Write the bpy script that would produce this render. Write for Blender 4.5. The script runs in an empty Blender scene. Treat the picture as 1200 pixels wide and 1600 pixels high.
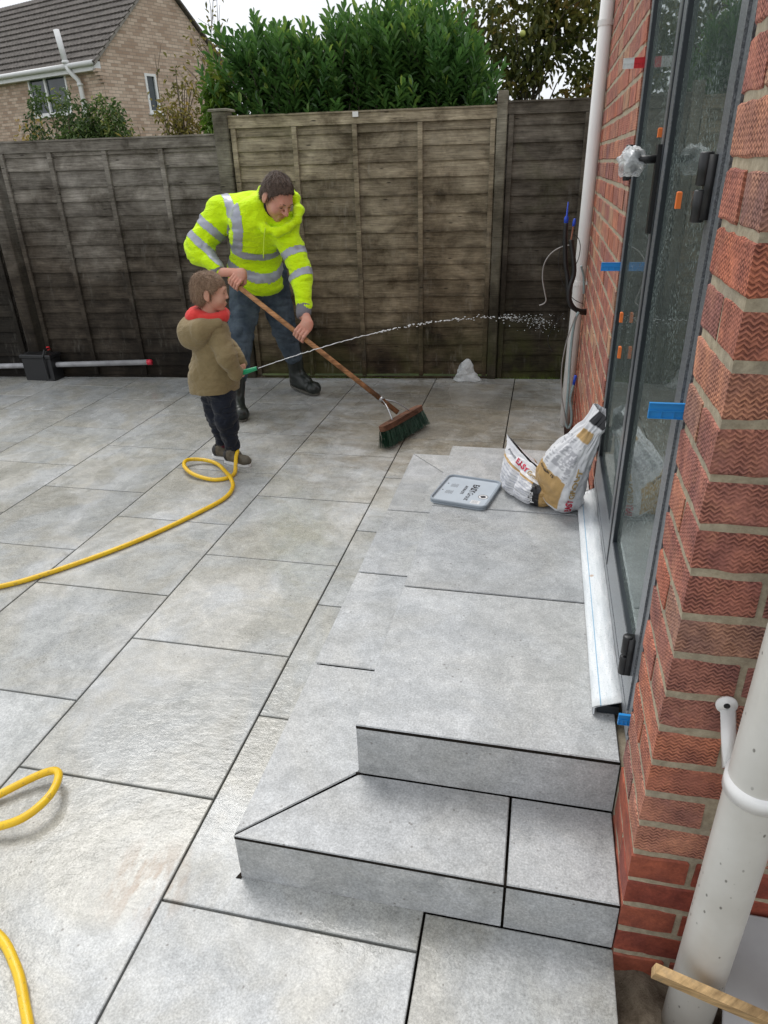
import bpy, math, random
import numpy as np
from mathutils import Vector, Matrix, noise
from mathutils.bvhtree import BVHTree
random.seed(7); rng = np.random.default_rng(7)
S = bpy.context.scene
COL = S.collection
# ------------------------------------------------------------------ camera
cam = bpy.data.cameras.new('camera'); co = bpy.data.objects.new('camera', cam); COL.objects.link(co)
C0 = Vector((-0.24457, -0.92221, 1.49543)); YAW, PIT, ROL, FOC = 0.22922, 0.46833, -0.03178, 1070.99
cy, sy, cp, sp = math.cos(YAW), math.sin(YAW), math.cos(PIT), math.sin(PIT)
F = Vector((-sy*cp, cy*cp, -sp)); RT = Vector((cy, sy, 0)); UP = RT.cross(F)
c_, s_ = math.cos(ROL), math.sin(ROL)
RR = c_*RT + s_*UP; UU = -s_*RT + c_*UP
co.matrix_world = Matrix(((RR.x, UU.x, -F.x, C0.x), (RR.y, UU.y, -F.y, C0.y), (RR.z, UU.z, -F.z, C0.z), (0, 0, 0, 1)))
cam.sensor_fit = 'VERTICAL'; cam.sensor_height = 36.0; cam.lens = FOC/1600*36.0
cam.clip_start = 0.02; cam.clip_end = 900
S.camera = co
def depth_of(p):
    return (Vector(p)-C0).dot(F)
def pix(p):
    d = Vector(p)-C0; z = d.dot(F)
    return (600+FOC*d.dot(RR)/z, 800-FOC*d.dot(UU)/z, z)
# ------------------------------------------------------------------ world, sun, exposure
W = bpy.data.worlds.new('World'); S.world = W; W.use_nodes = True
nt = W.node_tree; nt.nodes.clear()
SUN_EL, SUN_ROT = math.radians(58), math.radians(-38)
sky = nt.nodes.new('ShaderNodeTexSky'); sky.sky_type = 'NISHITA'; sky.sun_disc = False
sky.sun_elevation = SUN_EL; sky.sun_rotation = SUN_ROT; sky.air_density = 1.0; sky.dust_density = 3.0
bw = nt.nodes.new('ShaderNodeRGBToBW'); nt.links.new(sky.outputs[0], bw.inputs[0])
tc = nt.nodes.new('ShaderNodeTexCoord')
cn = nt.nodes.new('ShaderNodeTexNoise'); cn.inputs['Scale'].default_value = 2.2; cn.inputs['Detail'].default_value = 5
nt.links.new(tc.outputs['Generated'], cn.inputs['Vector'])
mr = nt.nodes.new('ShaderNodeMapRange'); mr.inputs[1].default_value = .3; mr.inputs[2].default_value = .7
mr.inputs[3].default_value = 4.9; mr.inputs[4].default_value = 5.8
nt.links.new(cn.outputs[0], mr.inputs[0])
cl = nt.nodes.new('ShaderNodeMix'); cl.data_type = 'FLOAT'; cl.inputs[0].default_value = .93
nt.links.new(bw.outputs[0], cl.inputs[2]); nt.links.new(mr.outputs[0], cl.inputs[3])
tint = nt.nodes.new('ShaderNodeMix'); tint.data_type = 'RGBA'; tint.blend_type = 'MULTIPLY'; tint.inputs[0].default_value = 1
nt.links.new(cl.outputs[0], tint.inputs[6]); tint.inputs[7].default_value = (.95, .98, 1.03, 1)
bg = nt.nodes.new('ShaderNodeBackground'); bg.inputs['Strength'].default_value = 0.12
wo = nt.nodes.new('ShaderNodeOutputWorld')
nt.links.new(tint.outputs[2], bg.inputs[0]); nt.links.new(bg.outputs[0], wo.inputs[0])
sl = bpy.data.lights.new('sun', 'SUN'); sl.energy = 1.1; sl.angle = math.radians(28); sl.color = (1, .97, .93)
so = bpy.data.objects.new('sun', sl); COL.objects.link(so)
sd = Vector((math.sin(SUN_ROT)*math.cos(SUN_EL), math.cos(SUN_ROT)*math.cos(SUN_EL), math.sin(SUN_EL)))
so.rotation_euler = sd.to_track_quat('Z', 'Y').to_euler()
S.view_settings.view_transform = 'Standard'; S.view_settings.look = 'None'
S.view_settings.exposure = 0.72; S.view_settings.gamma = 1; S.view_settings.use_curve_mapping = False
# ------------------------------------------------------------------ object helpers
WL = {}
def tag(o, label=None, cat=None, group=None, kind=None):
    if label: o['label'] = label
    if cat: o['category'] = cat
    if group: o['group'] = group
    if kind: o['kind'] = kind
    return o
def empty(name, loc, label=None, cat=None, group=None, kind=None):
    o = bpy.data.objects.new(name, None); COL.objects.link(o); o.location = loc; o.empty_display_size = .1
    WL[o] = Vector(loc)
    return tag(o, label, cat, group, kind)
def attach(o, w, parent):
    w = Vector(w); WL[o] = w
    if parent is not None:
        o.parent = parent; o.location = w - WL[parent]
    else: o.location = w
def mesh(name, verts, faces, mat=None, parent=None, smooth=False, origin=None):
    V = np.asarray(verts, float)
    if origin is None:
        origin = (V.min(0)+V.max(0))/2 if parent is not None else np.array([(V[:, 0].min()+V[:, 0].max())/2, (V[:, 1].min()+V[:, 1].max())/2, V[:, 2].min()])
    me = bpy.data.meshes.new(name)
    me.from_pydata((V-np.asarray(origin)).tolist(), [], faces if isinstance(faces, list) else faces.tolist())
    me.update()
    if smooth: me.polygons.foreach_set('use_smooth', [True]*len(me.polygons))
    for m in (mat if isinstance(mat, (list, tuple)) else [mat]):
        if m: me.materials.append(m)
    o = bpy.data.objects.new(name, me); COL.objects.link(o)
    attach(o, origin, parent)
    return o
def inst(name, me, loc, parent, rot=None):
    o = bpy.data.objects.new(name, me); COL.objects.link(o); attach(o, loc, parent)
    if rot: o.rotation_euler = rot
    return o
class G:
    def __init__(s): s.v = []; s.f = []
    def add(s, v, f):
        n = len(s.v); s.v += [tuple(p) for p in v]; s.f += [[i+n for i in q] for q in f]; return s
    def box(s, a, b, M=None, ch=0):
        (x0, y0, z0), (x1, y1, z1) = a, b
        if ch:
            v = [(x0, y0, z0), (x1, y0, z0), (x1, y1, z0), (x0, y1, z0), (x0, y0, z1-ch), (x1, y0, z1-ch), (x1, y1, z1-ch), (x0, y1, z1-ch),
                 (x0+ch, y0+ch, z1), (x1-ch, y0+ch, z1), (x1-ch, y1-ch, z1), (x0+ch, y1-ch, z1)]
            f = [[3, 2, 1, 0], [0, 1, 5, 4], [1, 2, 6, 5], [2, 3, 7, 6], [3, 0, 4, 7], [4, 5, 9, 8], [5, 6, 10, 9], [6, 7, 11, 10], [7, 4, 8, 11], [8, 9, 10, 11]]
        else:
            v = [(x0, y0, z0), (x1, y0, z0), (x1, y1, z0), (x0, y1, z0), (x0, y0, z1), (x1, y0, z1), (x1, y1, z1), (x0, y1, z1)]
            f = [[3, 2, 1, 0], [4, 5, 6, 7], [0, 1, 5, 4], [1, 2, 6, 5], [2, 3, 7, 6], [3, 0, 4, 7]]
        if M is not None: v = [tuple(M @ Vector(p)) for p in v]
        return s.add(v, f)
    def tube(s, pts, r, n=10, cap=True, closed=False):
        P = [Vector(p) for p in pts]; m = len(P)
        R = r if isinstance(r, (list, tuple)) else [r]*m
        T = [((P[(i+1) % m] if closed or i < m-1 else P[i])-(P[i-1] if closed or i > 0 else P[i])).normalized() for i in range(m)]
        u = T[0].orthogonal().normalized(); v = []
        for i in range(m):
            u = (u-T[i]*u.dot(T[i])).normalized(); w = T[i].cross(u)
            for k in range(n):
                a = 2*math.pi*k/n; v.append(P[i]+(u*math.cos(a)+w*math.sin(a))*R[i])
        f = [[i*n+k, i*n+(k+1) % n, ((i+1) % m)*n+(k+1) % n, ((i+1) % m)*n+k] for i in range(m if closed else m-1) for k in range(n)]
        if cap and not closed: f += [list(range(n))[::-1], [(m-1)*n+k for k in range(n)]]
        return s.add(v, f)
    def prism(s, poly, z0, z1, M=None):
        n = len(poly); v = [(x, y, z0) for x, y in poly]+[(x, y, z1) for x, y in poly]
        f = [list(range(n))[::-1], [n+i for i in range(n)]]+[[i, (i+1) % n, n+(i+1) % n, n+i] for i in range(n)]
        if M is not None: v = [tuple(M @ Vector(p)) for p in v]
        return s.add(v, f)
    def sphere(s, c, r, nu=8, nv=6):
        v = [(c[0], c[1], c[2]+r)]
        for i in range(1, nv):
            t = math.pi*i/nv
            v += [(c[0]+r*math.sin(t)*math.cos(2*math.pi*k/nu), c[1]+r*math.sin(t)*math.sin(2*math.pi*k/nu), c[2]+r*math.cos(t)) for k in range(nu)]
        v.append((c[0], c[1], c[2]-r)); L = len(v)-1
        f = [[0, 1+k, 1+(k+1) % nu] for k in range(nu)]
        for i in range(nv-2): f += [[1+i*nu+k, 1+(i+1)*nu+k, 1+(i+1)*nu+(k+1) % nu, 1+i*nu+(k+1) % nu] for k in range(nu)]
        f += [[L, 1+(nv-2)*nu+(k+1) % nu, 1+(nv-2)*nu+k] for k in range(nu)]
        return s.add(v, f)
    def make(s, name, mat, parent=None, smooth=False, **k): return mesh(name, s.v, s.f, mat, parent, smooth, **k)
def spline(pts, n=8, closed=False):
    P = [Vector(p) for p in pts]; m = len(P); out = []
    for i in range(m if closed else m-1):
        if closed: a, b, c, d = P[i-1], P[i], P[(i+1) % m], P[(i+2) % m]
        else: a, b, c, d = P[max(i-1, 0)], P[i], P[i+1], P[min(i+2, m-1)]
        for k in range(n):
            t = k/n
            out.append(.5*((2*b)+(c-a)*t+(2*a-5*b+4*c-d)*t*t+(3*b-a-3*c+d)*t**3))
    if not closed: out.append(P[-1])
    return out
# ------------------------------------------------------------------ materials
class M:
    def __init__(s, name, rough=.6, spec=.5, metal=0, color=(.5, .5, .5)):
        s.m = bpy.data.materials.new(name); s.m.use_nodes = True; s.t = s.m.node_tree; s.b = s.t.nodes['Principled BSDF']
        s.b.inputs['Roughness'].default_value = rough; s.b.inputs['Metallic'].default_value = metal
        s.b.inputs['Specular IOR Level'].default_value = spec; s.b.inputs['Base Color'].default_value = (*color, 1)
        s._tc = None; s._oi = None; s._g = None
    def n(s, t): return s.t.nodes.new(t)
    def l(s, a, b): s.t.links.new(a, b)
    def setin(s, sock, v):
        if isinstance(v, (int, float)): sock.default_value = v
        elif isinstance(v, tuple): sock.default_value = v if len(v) == 4 or sock.type == 'VECTOR' else (*v, 1)
        else: s.l(v, sock)
    @property
    def obj(s):
        if not s._tc: s._tc = s.n('ShaderNodeTexCoord')
        return s._tc.outputs['Object']
    @property
    def rnd(s):
        if not s._oi: s._oi = s.n('ShaderNodeObjectInfo')
        return s._oi.outputs['Random']
    @property
    def pos(s):
        if not s._g: s._g = s.n('ShaderNodeNewGeometry')
        return s._g.outputs['Position']
    def math(s, op, a, b=0, c=0, clamp=False):
        x = s.n('ShaderNodeMath'); x.operation = op; x.use_clamp = clamp
        s.setin(x.inputs[0], a); s.setin(x.inputs[1], b)
        if op in ('MULTIPLY_ADD', 'SMOOTH_MIN', 'COMPARE'): s.setin(x.inputs[2], c)
        return x.outputs[0]
    def sep(s, v): x = s.n('ShaderNodeSeparateXYZ'); s.l(v, x.inputs[0]); return x.outputs
    def comb(s, a, b, c):
        x = s.n('ShaderNodeCombineXYZ'); s.setin(x.inputs[0], a); s.setin(x.inputs[1], b); s.setin(x.inputs[2], c); return x.outputs[0]
    def vec(s, v, scale=(1, 1, 1), off=None):
        x = s.n('ShaderNodeVectorMath'); x.operation = 'MULTIPLY'; s.l(v, x.inputs[0]); x.inputs[1].default_value = scale
        o = x.outputs[0]
        if off is not None:
            y = s.n('ShaderNodeVectorMath'); y.operation = 'ADD'; s.l(o, y.inputs[0]); s.setin(y.inputs[1], off); o = y.outputs[0]
        return o
    def off(s, v, k=37.0):
        r = s.math('MULTIPLY', s.rnd, k); r2 = s.math('MULTIPLY', s.rnd, k*2.7)
        y = s.n('ShaderNodeVectorMath'); y.operation = 'ADD'; s.l(v, y.inputs[0]); s.l(s.comb(r, r2, r), y.inputs[1]); return y.outputs[0]
    def noise(s, v, scale=5, det=4, rough=.55, dist=0, out=0):
        x = s.n('ShaderNodeTexNoise'); s.l(v, x.inputs['Vector']); x.inputs['Scale'].default_value = scale
        x.inputs['Detail'].default_value = det; x.inputs['Roughness'].default_value = rough; x.inputs['Distortion'].default_value = dist
        return x.outputs[out]
    def vor(s, v, scale=5, feat='F1', out=0):
        x = s.n('ShaderNodeTexVoronoi'); x.feature = feat; s.l(v, x.inputs['Vector']); x.inputs['Scale'].default_value = scale; return x.outputs[out]
    def rng(s, v, a, b, c=0., d=1.):
        x = s.n('ShaderNodeMapRange'); s.l(v, x.inputs[0])
        for i, k in enumerate((a, b, c, d)): x.inputs[i+1].default_value = k
        return x.outputs[0]
    def ramp(s, v, stops):
        x = s.n('ShaderNodeValToRGB'); s.l(v, x.inputs[0]); e = x.color_ramp.elements
        while len(e) < len(stops): e.new(.5)
        for i, (p, c) in enumerate(stops): e[i].position = p; e[i].color = (*c, 1)
        return x.outputs[0]
    def mix(s, f, a, b, mode='MIX'):
        x = s.n('ShaderNodeMix'); x.data_type = 'RGBA'; x.blend_type = mode
        s.setin(x.inputs[0], f); s.setin(x.inputs[6], a); s.setin(x.inputs[7], b); return x.outputs[2]
    def color(s, v): s.setin(s.b.inputs['Base Color'], v); return s
    def roughn(s, v): s.setin(s.b.inputs['Roughness'], v); return s
    def bump(s, h, st=.3, d=.01):
        x = s.n('ShaderNodeBump'); x.inputs['Strength'].default_value = st; x.inputs['Distance'].default_value = d
        s.l(h, x.inputs['Height'])
        if s.b.inputs['Normal'].is_linked: s.l(s.b.inputs['Normal'].links[0].from_socket, x.inputs['Normal'])
        s.l(x.outputs[0], s.b.inputs['Normal']); return s
def simple(name, col, rough=.5, metal=0, var=.15, sc=8, bump=0, spec=.5):
    m = M(name, rough, spec, metal)
    nz = m.noise(m.obj, sc, 5)
    m.color(m.mix(m.rng(nz, .3, .7), tuple(c*(1-var) for c in col), tuple(min(1, c*(1+var)) for c in col)))
    if bump: m.bump(m.noise(m.obj, sc*6, 4), bump, .004)
    return m.m
def m_tile(name, base, beige, wet):
    m = M(name, .5, .45)
    v = m.off(m.obj)
    big = m.rng(m.noise(v, 2.6, 5, .6, .8), .42, .60)
    col = m.mix(m.math('MULTIPLY', big, beige), base, (base[0]*.96, base[1]*.90, base[2]*.79))
    mot = m.rng(m.noise(v, 9, 6, .65, .8), .25, .75)
    col = m.mix(mot, m.mix(1., col, (.70, .71, .71), 'MULTIPLY'), m.mix(1., col, (1.18, 1.18, 1.18), 'MULTIPLY'))
    md = m.rng(m.noise(v, 42, 5, .7, .5), .3, .7); col = m.mix(md, m.mix(1., col, (.86, .86, .86), 'MULTIPLY'), m.mix(1., col, (1.10, 1.10, 1.10), 'MULTIPLY'))
    vn = m.math('ABSOLUTE', m.math('SUBTRACT', m.noise(v, 5.5, 6, .6, 1.4), .5))
    vein = m.rng(vn, 0., .005, 1, 0)
    vm = m.math('MULTIPLY', vein, m.rng(m.noise(v, 3.1, 2), .46, .62))
    col = m.mix(m.math('MULTIPLY', vm, .45), col, (.74, .73, .69))
    fine = m.noise(v, 210, 4, .75)
    col = m.mix(m.rng(fine, .32, .68), m.mix(1., col, (.66, .66, .66), 'MULTIPLY'), m.mix(1., col, (1.26, 1.26, 1.26), 'MULTIPLY'))
    sp = m.vor(v, 34); pick = m.noise(v, 17, 1)
    spot = m.math('MULTIPLY', m.rng(sp, .07, .13, 1, 0), m.rng(pick, .54, .58))
    col = m.mix(m.math('MULTIPLY', spot, .6), col, (.10, .085, .07))
    # tint per tile
    tn = m.rng(m.rnd, 0, 1, .90, 1.06)
    col = m.mix(1., col, m.comb(tn, tn, tn), 'MULTIPLY')
    p = m.pos; xyz = m.sep(p)
    wn = m.noise(m.vec(p, (1, .55, 1)), 1.9, 4, .6, .4)
    if wet:
        # scrubbed dirty slurry patch by the broom, washed clean towards the camera
        dx = m.math('DIVIDE', m.math('ADD', xyz[0], .80), .85); dy = m.math('DIVIDE', m.math('SUBTRACT', xyz[1], 3.42), .95)
        rr = m.math('SQRT', m.math('ADD', m.math('MULTIPLY', dx, dx), m.math('MULTIPLY', dy, dy)))
        dirt = m.rng(m.math('ADD', rr, m.math('MULTIPLY', m.math('SUBTRACT', m.noise(m.vec(p, (1, 2.6, 1)), 3.2, 5, .65, .6), .5), 2.6)), .55, 1.5, 1, 0)
        col = m.mix(m.math('MULTIPLY', dirt, .90), col, m.mix(1., col, (.56, .50, .42), 'MULTIPLY'))
        hz = m.rng(m.noise(m.vec(p, (1, 1, 1)), 5.5, 6, .72, 1.2), .54, .70); col = m.mix(m.math('MULTIPLY', hz, .35), col, (.60, .61, .60))
        # rust smear on near slab
        sx = m.math('DIVIDE', m.math('ADD', xyz[0], 1.06), .13); s2 = m.math('DIVIDE', m.math('ADD', xyz[1], .02), .12)
        r2 = m.math('SQRT', m.math('ADD', m.math('MULTIPLY', sx, sx), m.math('MULTIPLY', s2, s2)))
        sm = m.math('MULTIPLY', m.rng(r2, .3, 1.1, 1, 0), m.rng(m.noise(m.vec(p, (9, 3, 1)), 3, 4, .6), .44, .58))
        col = m.mix(m.math('MULTIPLY', sm, .75), col, (.26, .17, .10))
        lf = m.rng(xyz[0], -3.4, -.9, 1, 0)
        wm = m.math('ADD', m.rng(wn, .42, .56), m.math('MULTIPLY', lf, .45), clamp=True)
        m.roughn(m.math('MULTIPLY_ADD', wm, -.31, .44))
        col = m.mix(m.math('MULTIPLY', wm, .7), col, m.mix(1., col, (.79, .785, .75), 'MULTIPLY'))
    else:
        wm = m.math('MULTIPLY', m.rng(m.noise(p, 2.1, 2, .4), .50, .53), m.rng(xyz[1], .5, 1.1))
        col = m.mix(m.math('MULTIPLY', wm, .5), col, m.mix(1., col, (.82, .83, .84), 'MULTIPLY'))
        m.roughn(m.math('MULTIPLY_ADD', wm, -.15, .42))
    m.color(col)
    m.bump(m.noise(m.vec(v, (1, 1.5, 1)), 24, 5, .62), .30 if wet else .2, .006)
    m.bump(m.noise(v, 120, 3, .6), .18, .002)
    return m.m
def m_brick(name, chev, smooth=False):
    m = M(name, .85, .3)
    v = m.off(m.obj, 11.0)
    base = m.ramp(m.rnd, [(0, (.58, .19, .11)), (.2, (.62, .28, .17)), (.42, (.44, .18, .13)), (.6, (.60, .22, .14)), (.8, (.38, .17, .135)), (1, (.62, .36, .21))]) if not smooth else \
        m.ramp(m.rnd, [(0, (.34, .085, .05)), (.5, (.40, .11, .06)), (1, (.32, .075, .045))])
    n1 = m.noise(v, 14, 4, .6)
    col = m.mix(m.rng(n1, .36, .62), base, m.mix(1., base, (.66, .68, .80), 'MULTIPLY'))
    col = m.mix(m.rng(m.noise(v, 38, 4, .7), .35, .65), m.mix(1., col, (.80, .80, .82), 'MULTIPLY'), m.mix(1., col, (1.12, 1.14, 1.14), 'MULTIPLY'))
    if not smooth:
        n3 = m.rng(m.noise(v, 22, 4, .6), .55, .75)
        col = m.mix(m.math('MULTIPLY', n3, .5), col, (.52, .25, .15))
    if chev:
        q = m.sep(m.obj)
        along = m.math('ADD', q[0], q[1])
        if chev == 2: # zig zag
            tri = m.math('PINGPONG', along, .0068)
            h = m.math('ADD', q[2], m.math('MULTIPLY', tri, .80))
        else:
            tri = m.math('PINGPONG', along, .0105)
            h = m.math('ADD', q[2], m.math('MULTIPLY', tri, .3))
        h = m.math('ADD', h, m.math('MULTIPLY', m.noise(v, 60, 4, .65), .0055))
        g = m.math('SINE', m.math('MULTIPLY', h, 2*math.pi/.0074))
        g = m.rng(g, -.75, .55)
        fade = m.math('MULTIPLY', m.rng(m.noise(v, 16, 4, .65), .36, .58), m.rng(m.noise(v, 90, 3, .7), .30, .52)); fade = m.math('MULTIPLY_ADD', fade, .75, .25)
        gg = m.math('SUBTRACT', 1., m.math('MULTIPLY', m.math('SUBTRACT', 1., g), fade))
        col = m.mix(gg, m.mix(1., col, (.46, .40, .42), 'MULTIPLY'), m.mix(1., col, (1.10, 1.10, 1.08), 'MULTIPLY'))
        m.bump(gg, .8, .003)
    fn = m.noise(v, 160, 3, .7)
    col = m.mix(m.rng(fn, .3, .75), m.mix(1., col, (.8, .8, .8), 'MULTIPLY'), m.mix(1., col, (1.18, 1.18, 1.18), 'MULTIPLY'))
    m.color(col); m.bump(fn, .4, .002)
    if smooth: m.roughn(.62)
    return m.m
def m_wood(name, top, mid, low, ztop=1.7, green=0.0, wetx=None):
    m = M(name, .8, .25)
    v = m.off(m.obj, 23.0)
    grain = m.noise(m.vec(v, (2.2, 2, 42)), 3.2, 5, .65, .3)
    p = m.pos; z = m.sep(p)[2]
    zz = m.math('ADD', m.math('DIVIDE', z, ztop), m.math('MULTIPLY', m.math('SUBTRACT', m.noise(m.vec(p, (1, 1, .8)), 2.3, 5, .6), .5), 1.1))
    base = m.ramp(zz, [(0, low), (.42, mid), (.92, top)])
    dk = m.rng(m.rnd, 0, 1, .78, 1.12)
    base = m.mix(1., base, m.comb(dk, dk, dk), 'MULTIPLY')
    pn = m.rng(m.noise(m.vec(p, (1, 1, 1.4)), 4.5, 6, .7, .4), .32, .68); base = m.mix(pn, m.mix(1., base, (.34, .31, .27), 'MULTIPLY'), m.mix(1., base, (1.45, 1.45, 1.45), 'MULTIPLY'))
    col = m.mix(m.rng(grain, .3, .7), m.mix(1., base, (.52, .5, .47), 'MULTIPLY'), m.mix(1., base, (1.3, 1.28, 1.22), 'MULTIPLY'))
    # splash blotches paler streaks
    bl = m.rng(m.noise(m.vec(p, (3.2, 3.2, 1.0)), 3.0, 6, .7), .52, .68)
    st = m.rng(m.noise(m.vec(p, (26, 26, 3)), 2., 3, .6), .45, .7)
    col = m.mix(m.math('MULTIPLY', m.math('MULTIPLY', bl, st), .6), col, (.32, .29, .235) if green == .35 else (.16, .15, .13))
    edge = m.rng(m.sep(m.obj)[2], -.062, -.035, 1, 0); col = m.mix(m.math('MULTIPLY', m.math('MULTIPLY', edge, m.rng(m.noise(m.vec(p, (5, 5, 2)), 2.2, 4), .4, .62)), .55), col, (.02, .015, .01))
    kn = m.vor(m.vec(v, (2.6, 2.6, 11)), 1.9); kk = m.rng(kn, .05, .11, 1, 0)
    col = m.mix(m.math('MULTIPLY', kk, .85), col, (.012, .010, .008))
    if green:
        gm = m.math('MULTIPLY', m.rng(z, .02, .5, 1, 0), m.rng(m.noise(p, 3.4, 4), .42, .62))
        gm2 = m.math('MULTIPLY', m.rng(m.noise(p, 2.1, 4, .6, .5), .56, .72), .35)
        col = m.mix(m.math('MULTIPLY', m.math('ADD', gm, gm2, clamp=True), green), col, (.085, .10, .02))
    m.color(col); m.bump(grain, .5, .004)
    return m.m
def m_leaf(name, a, b, rough=.4, third=None, trans=.25):
    m = M(name, rough, .5)
    at = m.n('ShaderNodeAttribute'); at.attribute_name = 'tint'
    st = [(0, a), (.75, b)]
    if third: st = [(0, a), (.55, b), (.95, third)]
    m.color(m.ramp(at.outputs['Fac'], st))
    ts = m.n('ShaderNodeBsdfTranslucent'); m.l(m.b.inputs['Base Color'].links[0].from_socket, ts.inputs[0])
    mx = m.n('ShaderNodeMixShader'); mx.inputs[0].default_value = trans
    m.l(m.b.outputs[0], mx.inputs[1]); m.l(ts.outputs[0], mx.inputs[2])
    m.l(mx.outputs[0], m.t.nodes['Material Output'].inputs[0])
    return m.m
T_PATIO = m_tile('porcelain_patio', (.49, .50, .50), .72, True)
T_STEP = m_tile('porcelain_step', (.475, .485, .49), .3, False)
BR_CH = m_brick('brick_chevron', 2); BR_SM = m_brick('brick_smooth', 0, True); BR_FAR = m_brick('brick_rustic', 2)
mm = M('mortar', .9, .2); n_ = mm.noise(mm.pos, 60, 5, .7); n2_ = mm.noise(mm.pos, 7, 3)
mm.color(mm.mix(mm.rng(n2_, .35, .65), mm.mix(mm.rng(n_, .3, .7), (.29, .24, .165), (.50, .43, .31)), mm.mix(mm.rng(n_, .3, .7), (.24, .205, .155), (.42, .37, .28)))); mm.bump(n_, .6, .004); MORTAR = mm.m
GROUT = simple('joint_dark', (.016, .013, .010), .95, var=.4, sc=40, spec=.1)
PVC = simple('white_pvc', (.84, .83, .81), .3, var=.03)
mm = M('old_white_pvc', .38, .5); v_ = mm.obj
d_ = mm.math('MULTIPLY', mm.rng(mm.vor(mm.vec(v_, (1, 1, .6)), 62), .10, .16, 1, 0), mm.rng(mm.noise(v_, 20, 2), .46, .54))
cc_ = mm.mix(mm.rng(mm.noise(v_, 6, 5, .6), .3, .7), (.55, .53, .48), (.66, .645, .60)); cc_ = mm.mix(mm.math('MULTIPLY', d_, .8), cc_, (.12, .11, .09))
lw = mm.math('MULTIPLY', mm.rng(mm.sep(mm.pos)[2], .02, -.12), mm.rng(mm.noise(v_, 20, 4), .45, .6)); cc_ = mm.mix(mm.math('MULTIPLY', lw, .7), cc_, (.2, .17, .12))
mm.color(cc_); PVC_OLD = mm.m
BLACKPL = simple('black_plastic', (.012, .012, .013), .4, var=.2)
ANTH = simple('anthracite_frame', (.020, .025, .031), .32, var=.1)
mm = M('filmed_frame', .28, .5); n_ = mm.noise(mm.pos, 230, 3, .75)
mm.color(mm.mix(mm.rng(n_, .42, .64), (.085, .092, .102), (.24, .255, .27))); mm.bump(n_, .35, .002); FILMED = mm.m
mm = M('white_film', .22, .6); n_ = mm.noise(mm.vec(mm.obj, (3, .6, 1)), 14, 4, .6, .6)
q_ = mm.sep(mm.pos); ln = mm.math('ABSOLUTE', mm.math('ADD', q_[0], .0395)); lm = mm.rng(ln, .0008, .0016, 1, 0)
drop = mm.noise(mm.pos, 260, 2, .6)
cc_ = mm.mix(mm.rng(n_, .35, .65), (.66, .70, .72), (.82, .84, .85)); cc_ = mm.mix(mm.rng(drop, .55, .75), cc_, (.5, .56, .58)); cc_ = mm.mix(mm.math('MULTIPLY', lm, .8), cc_, (.12, .35, .55))
st_ = mm.math('MULTIPLY', mm.rng(mm.vor(mm.pos, 9), .05, .09, 1, 0), .7); cc_ = mm.mix(st_, cc_, (.45, .25, .12))
mm.color(cc_); mm.bump(n_, .5, .006); mm.bump(drop, .3, .001); FILM = mm.m
BLUE = simple('blue_packer', (.02, .27, .68), .35, var=.06)
RED = simple('red_packer', (.65, .02, .03), .35, var=.06); WHITEP = simple('white_plastic', (.78, .78, .77), .35, var=.04)
ORANGE = simple('orange_plastic', (.85, .20, .04), .4, var=.06)
YEL = simple('yellow_hose', (.80, .50, .012), .32, var=.08, sc=20)
SOIL = M('soil', .95, .2); n_ = SOIL.noise(SOIL.pos, 14, 8, .7); SOIL.color(SOIL.ramp(n_, [(.28, (.05, .034, .022)), (.48, (.20, .16, .115)), (.75, (.34, .29, .22))])); SOIL.bump(n_, .9, .03); SOIL = SOIL.m
GRASSY = M('lawn', .9, .2); n_ = GRASSY.noise(GRASSY.pos, 3, 8, .7); GRASSY.color(GRASSY.ramp(n_, [(.3, (.025, .03, .012)), (.6, (.06, .085, .02))])); GRASSY.bump(n_, .8, .05); GRASSY = GRASSY.m
# ------------------------------------------------------------------ ground + patio (setting)
def displaced_grid(x0, x1, y0, y1, nx, ny, z, amp, sc):
    xs = np.linspace(x0, x1, nx); ys = np.linspace(y0, y1, ny); v = []
    for y in ys:
        for x in xs: v.append((x, y, z+amp*noise.noise((x*sc, y*sc, 3.1))+amp*.5*noise.noise((x*sc*3, y*sc*3, 9.1))))
    f = [[j*nx+i, j*nx+i+1, (j+1)*nx+i+1, (j+1)*nx+i] for j in range(ny-1) for i in range(nx-1)]
    return v, f
ground = mesh('ground', [(-400, -400, -.30), (400, -400, -.30), (400, 400, -.30), (-400, 400, -.30)], [[0, 1, 2, 3]], GRASSY, origin=(0, 0, -.30)); tag(ground, 'flat garden ground beyond the patio', kind='structure')
v, f = displaced_grid(-.30, 1.6, -1.7, .3, 110, 110, -.060, .026, 8)
soil = mesh('soil', v, f, SOIL, smooth=True); tag(soil, 'damp brown soil beside the near drainpipe', kind='structure')
v, f = displaced_grid(-.16, .6, 2.0, 5.2, 40, 150, -.085, .03, 9)
tr_ = mesh('trench', v, f, SOIL, smooth=True); tag(tr_, 'narrow bare soil trench between patio edge and house wall', kind='structure')
FY, FK = 4.42, .0994
def fy(x): return FY+FK*x
J0x, WX, LY, JT = -.4028, .600, .6037, .0062
base = G()
base.prism([(-7.2, -2.2), (-.004, -2.2), (-.004, .0), (-.004, 2.0), (-.055, 2.0), (-.055, fy(-.05)-.06), (-7.2, fy(-7.2)-.06)], -.16, -.021)
pb = base.make('patio', GROUT, origin=(0, 0, -.16)); tag(pb, 'patio of pale grey porcelain slabs with open dark joints', kind='structure')
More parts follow.
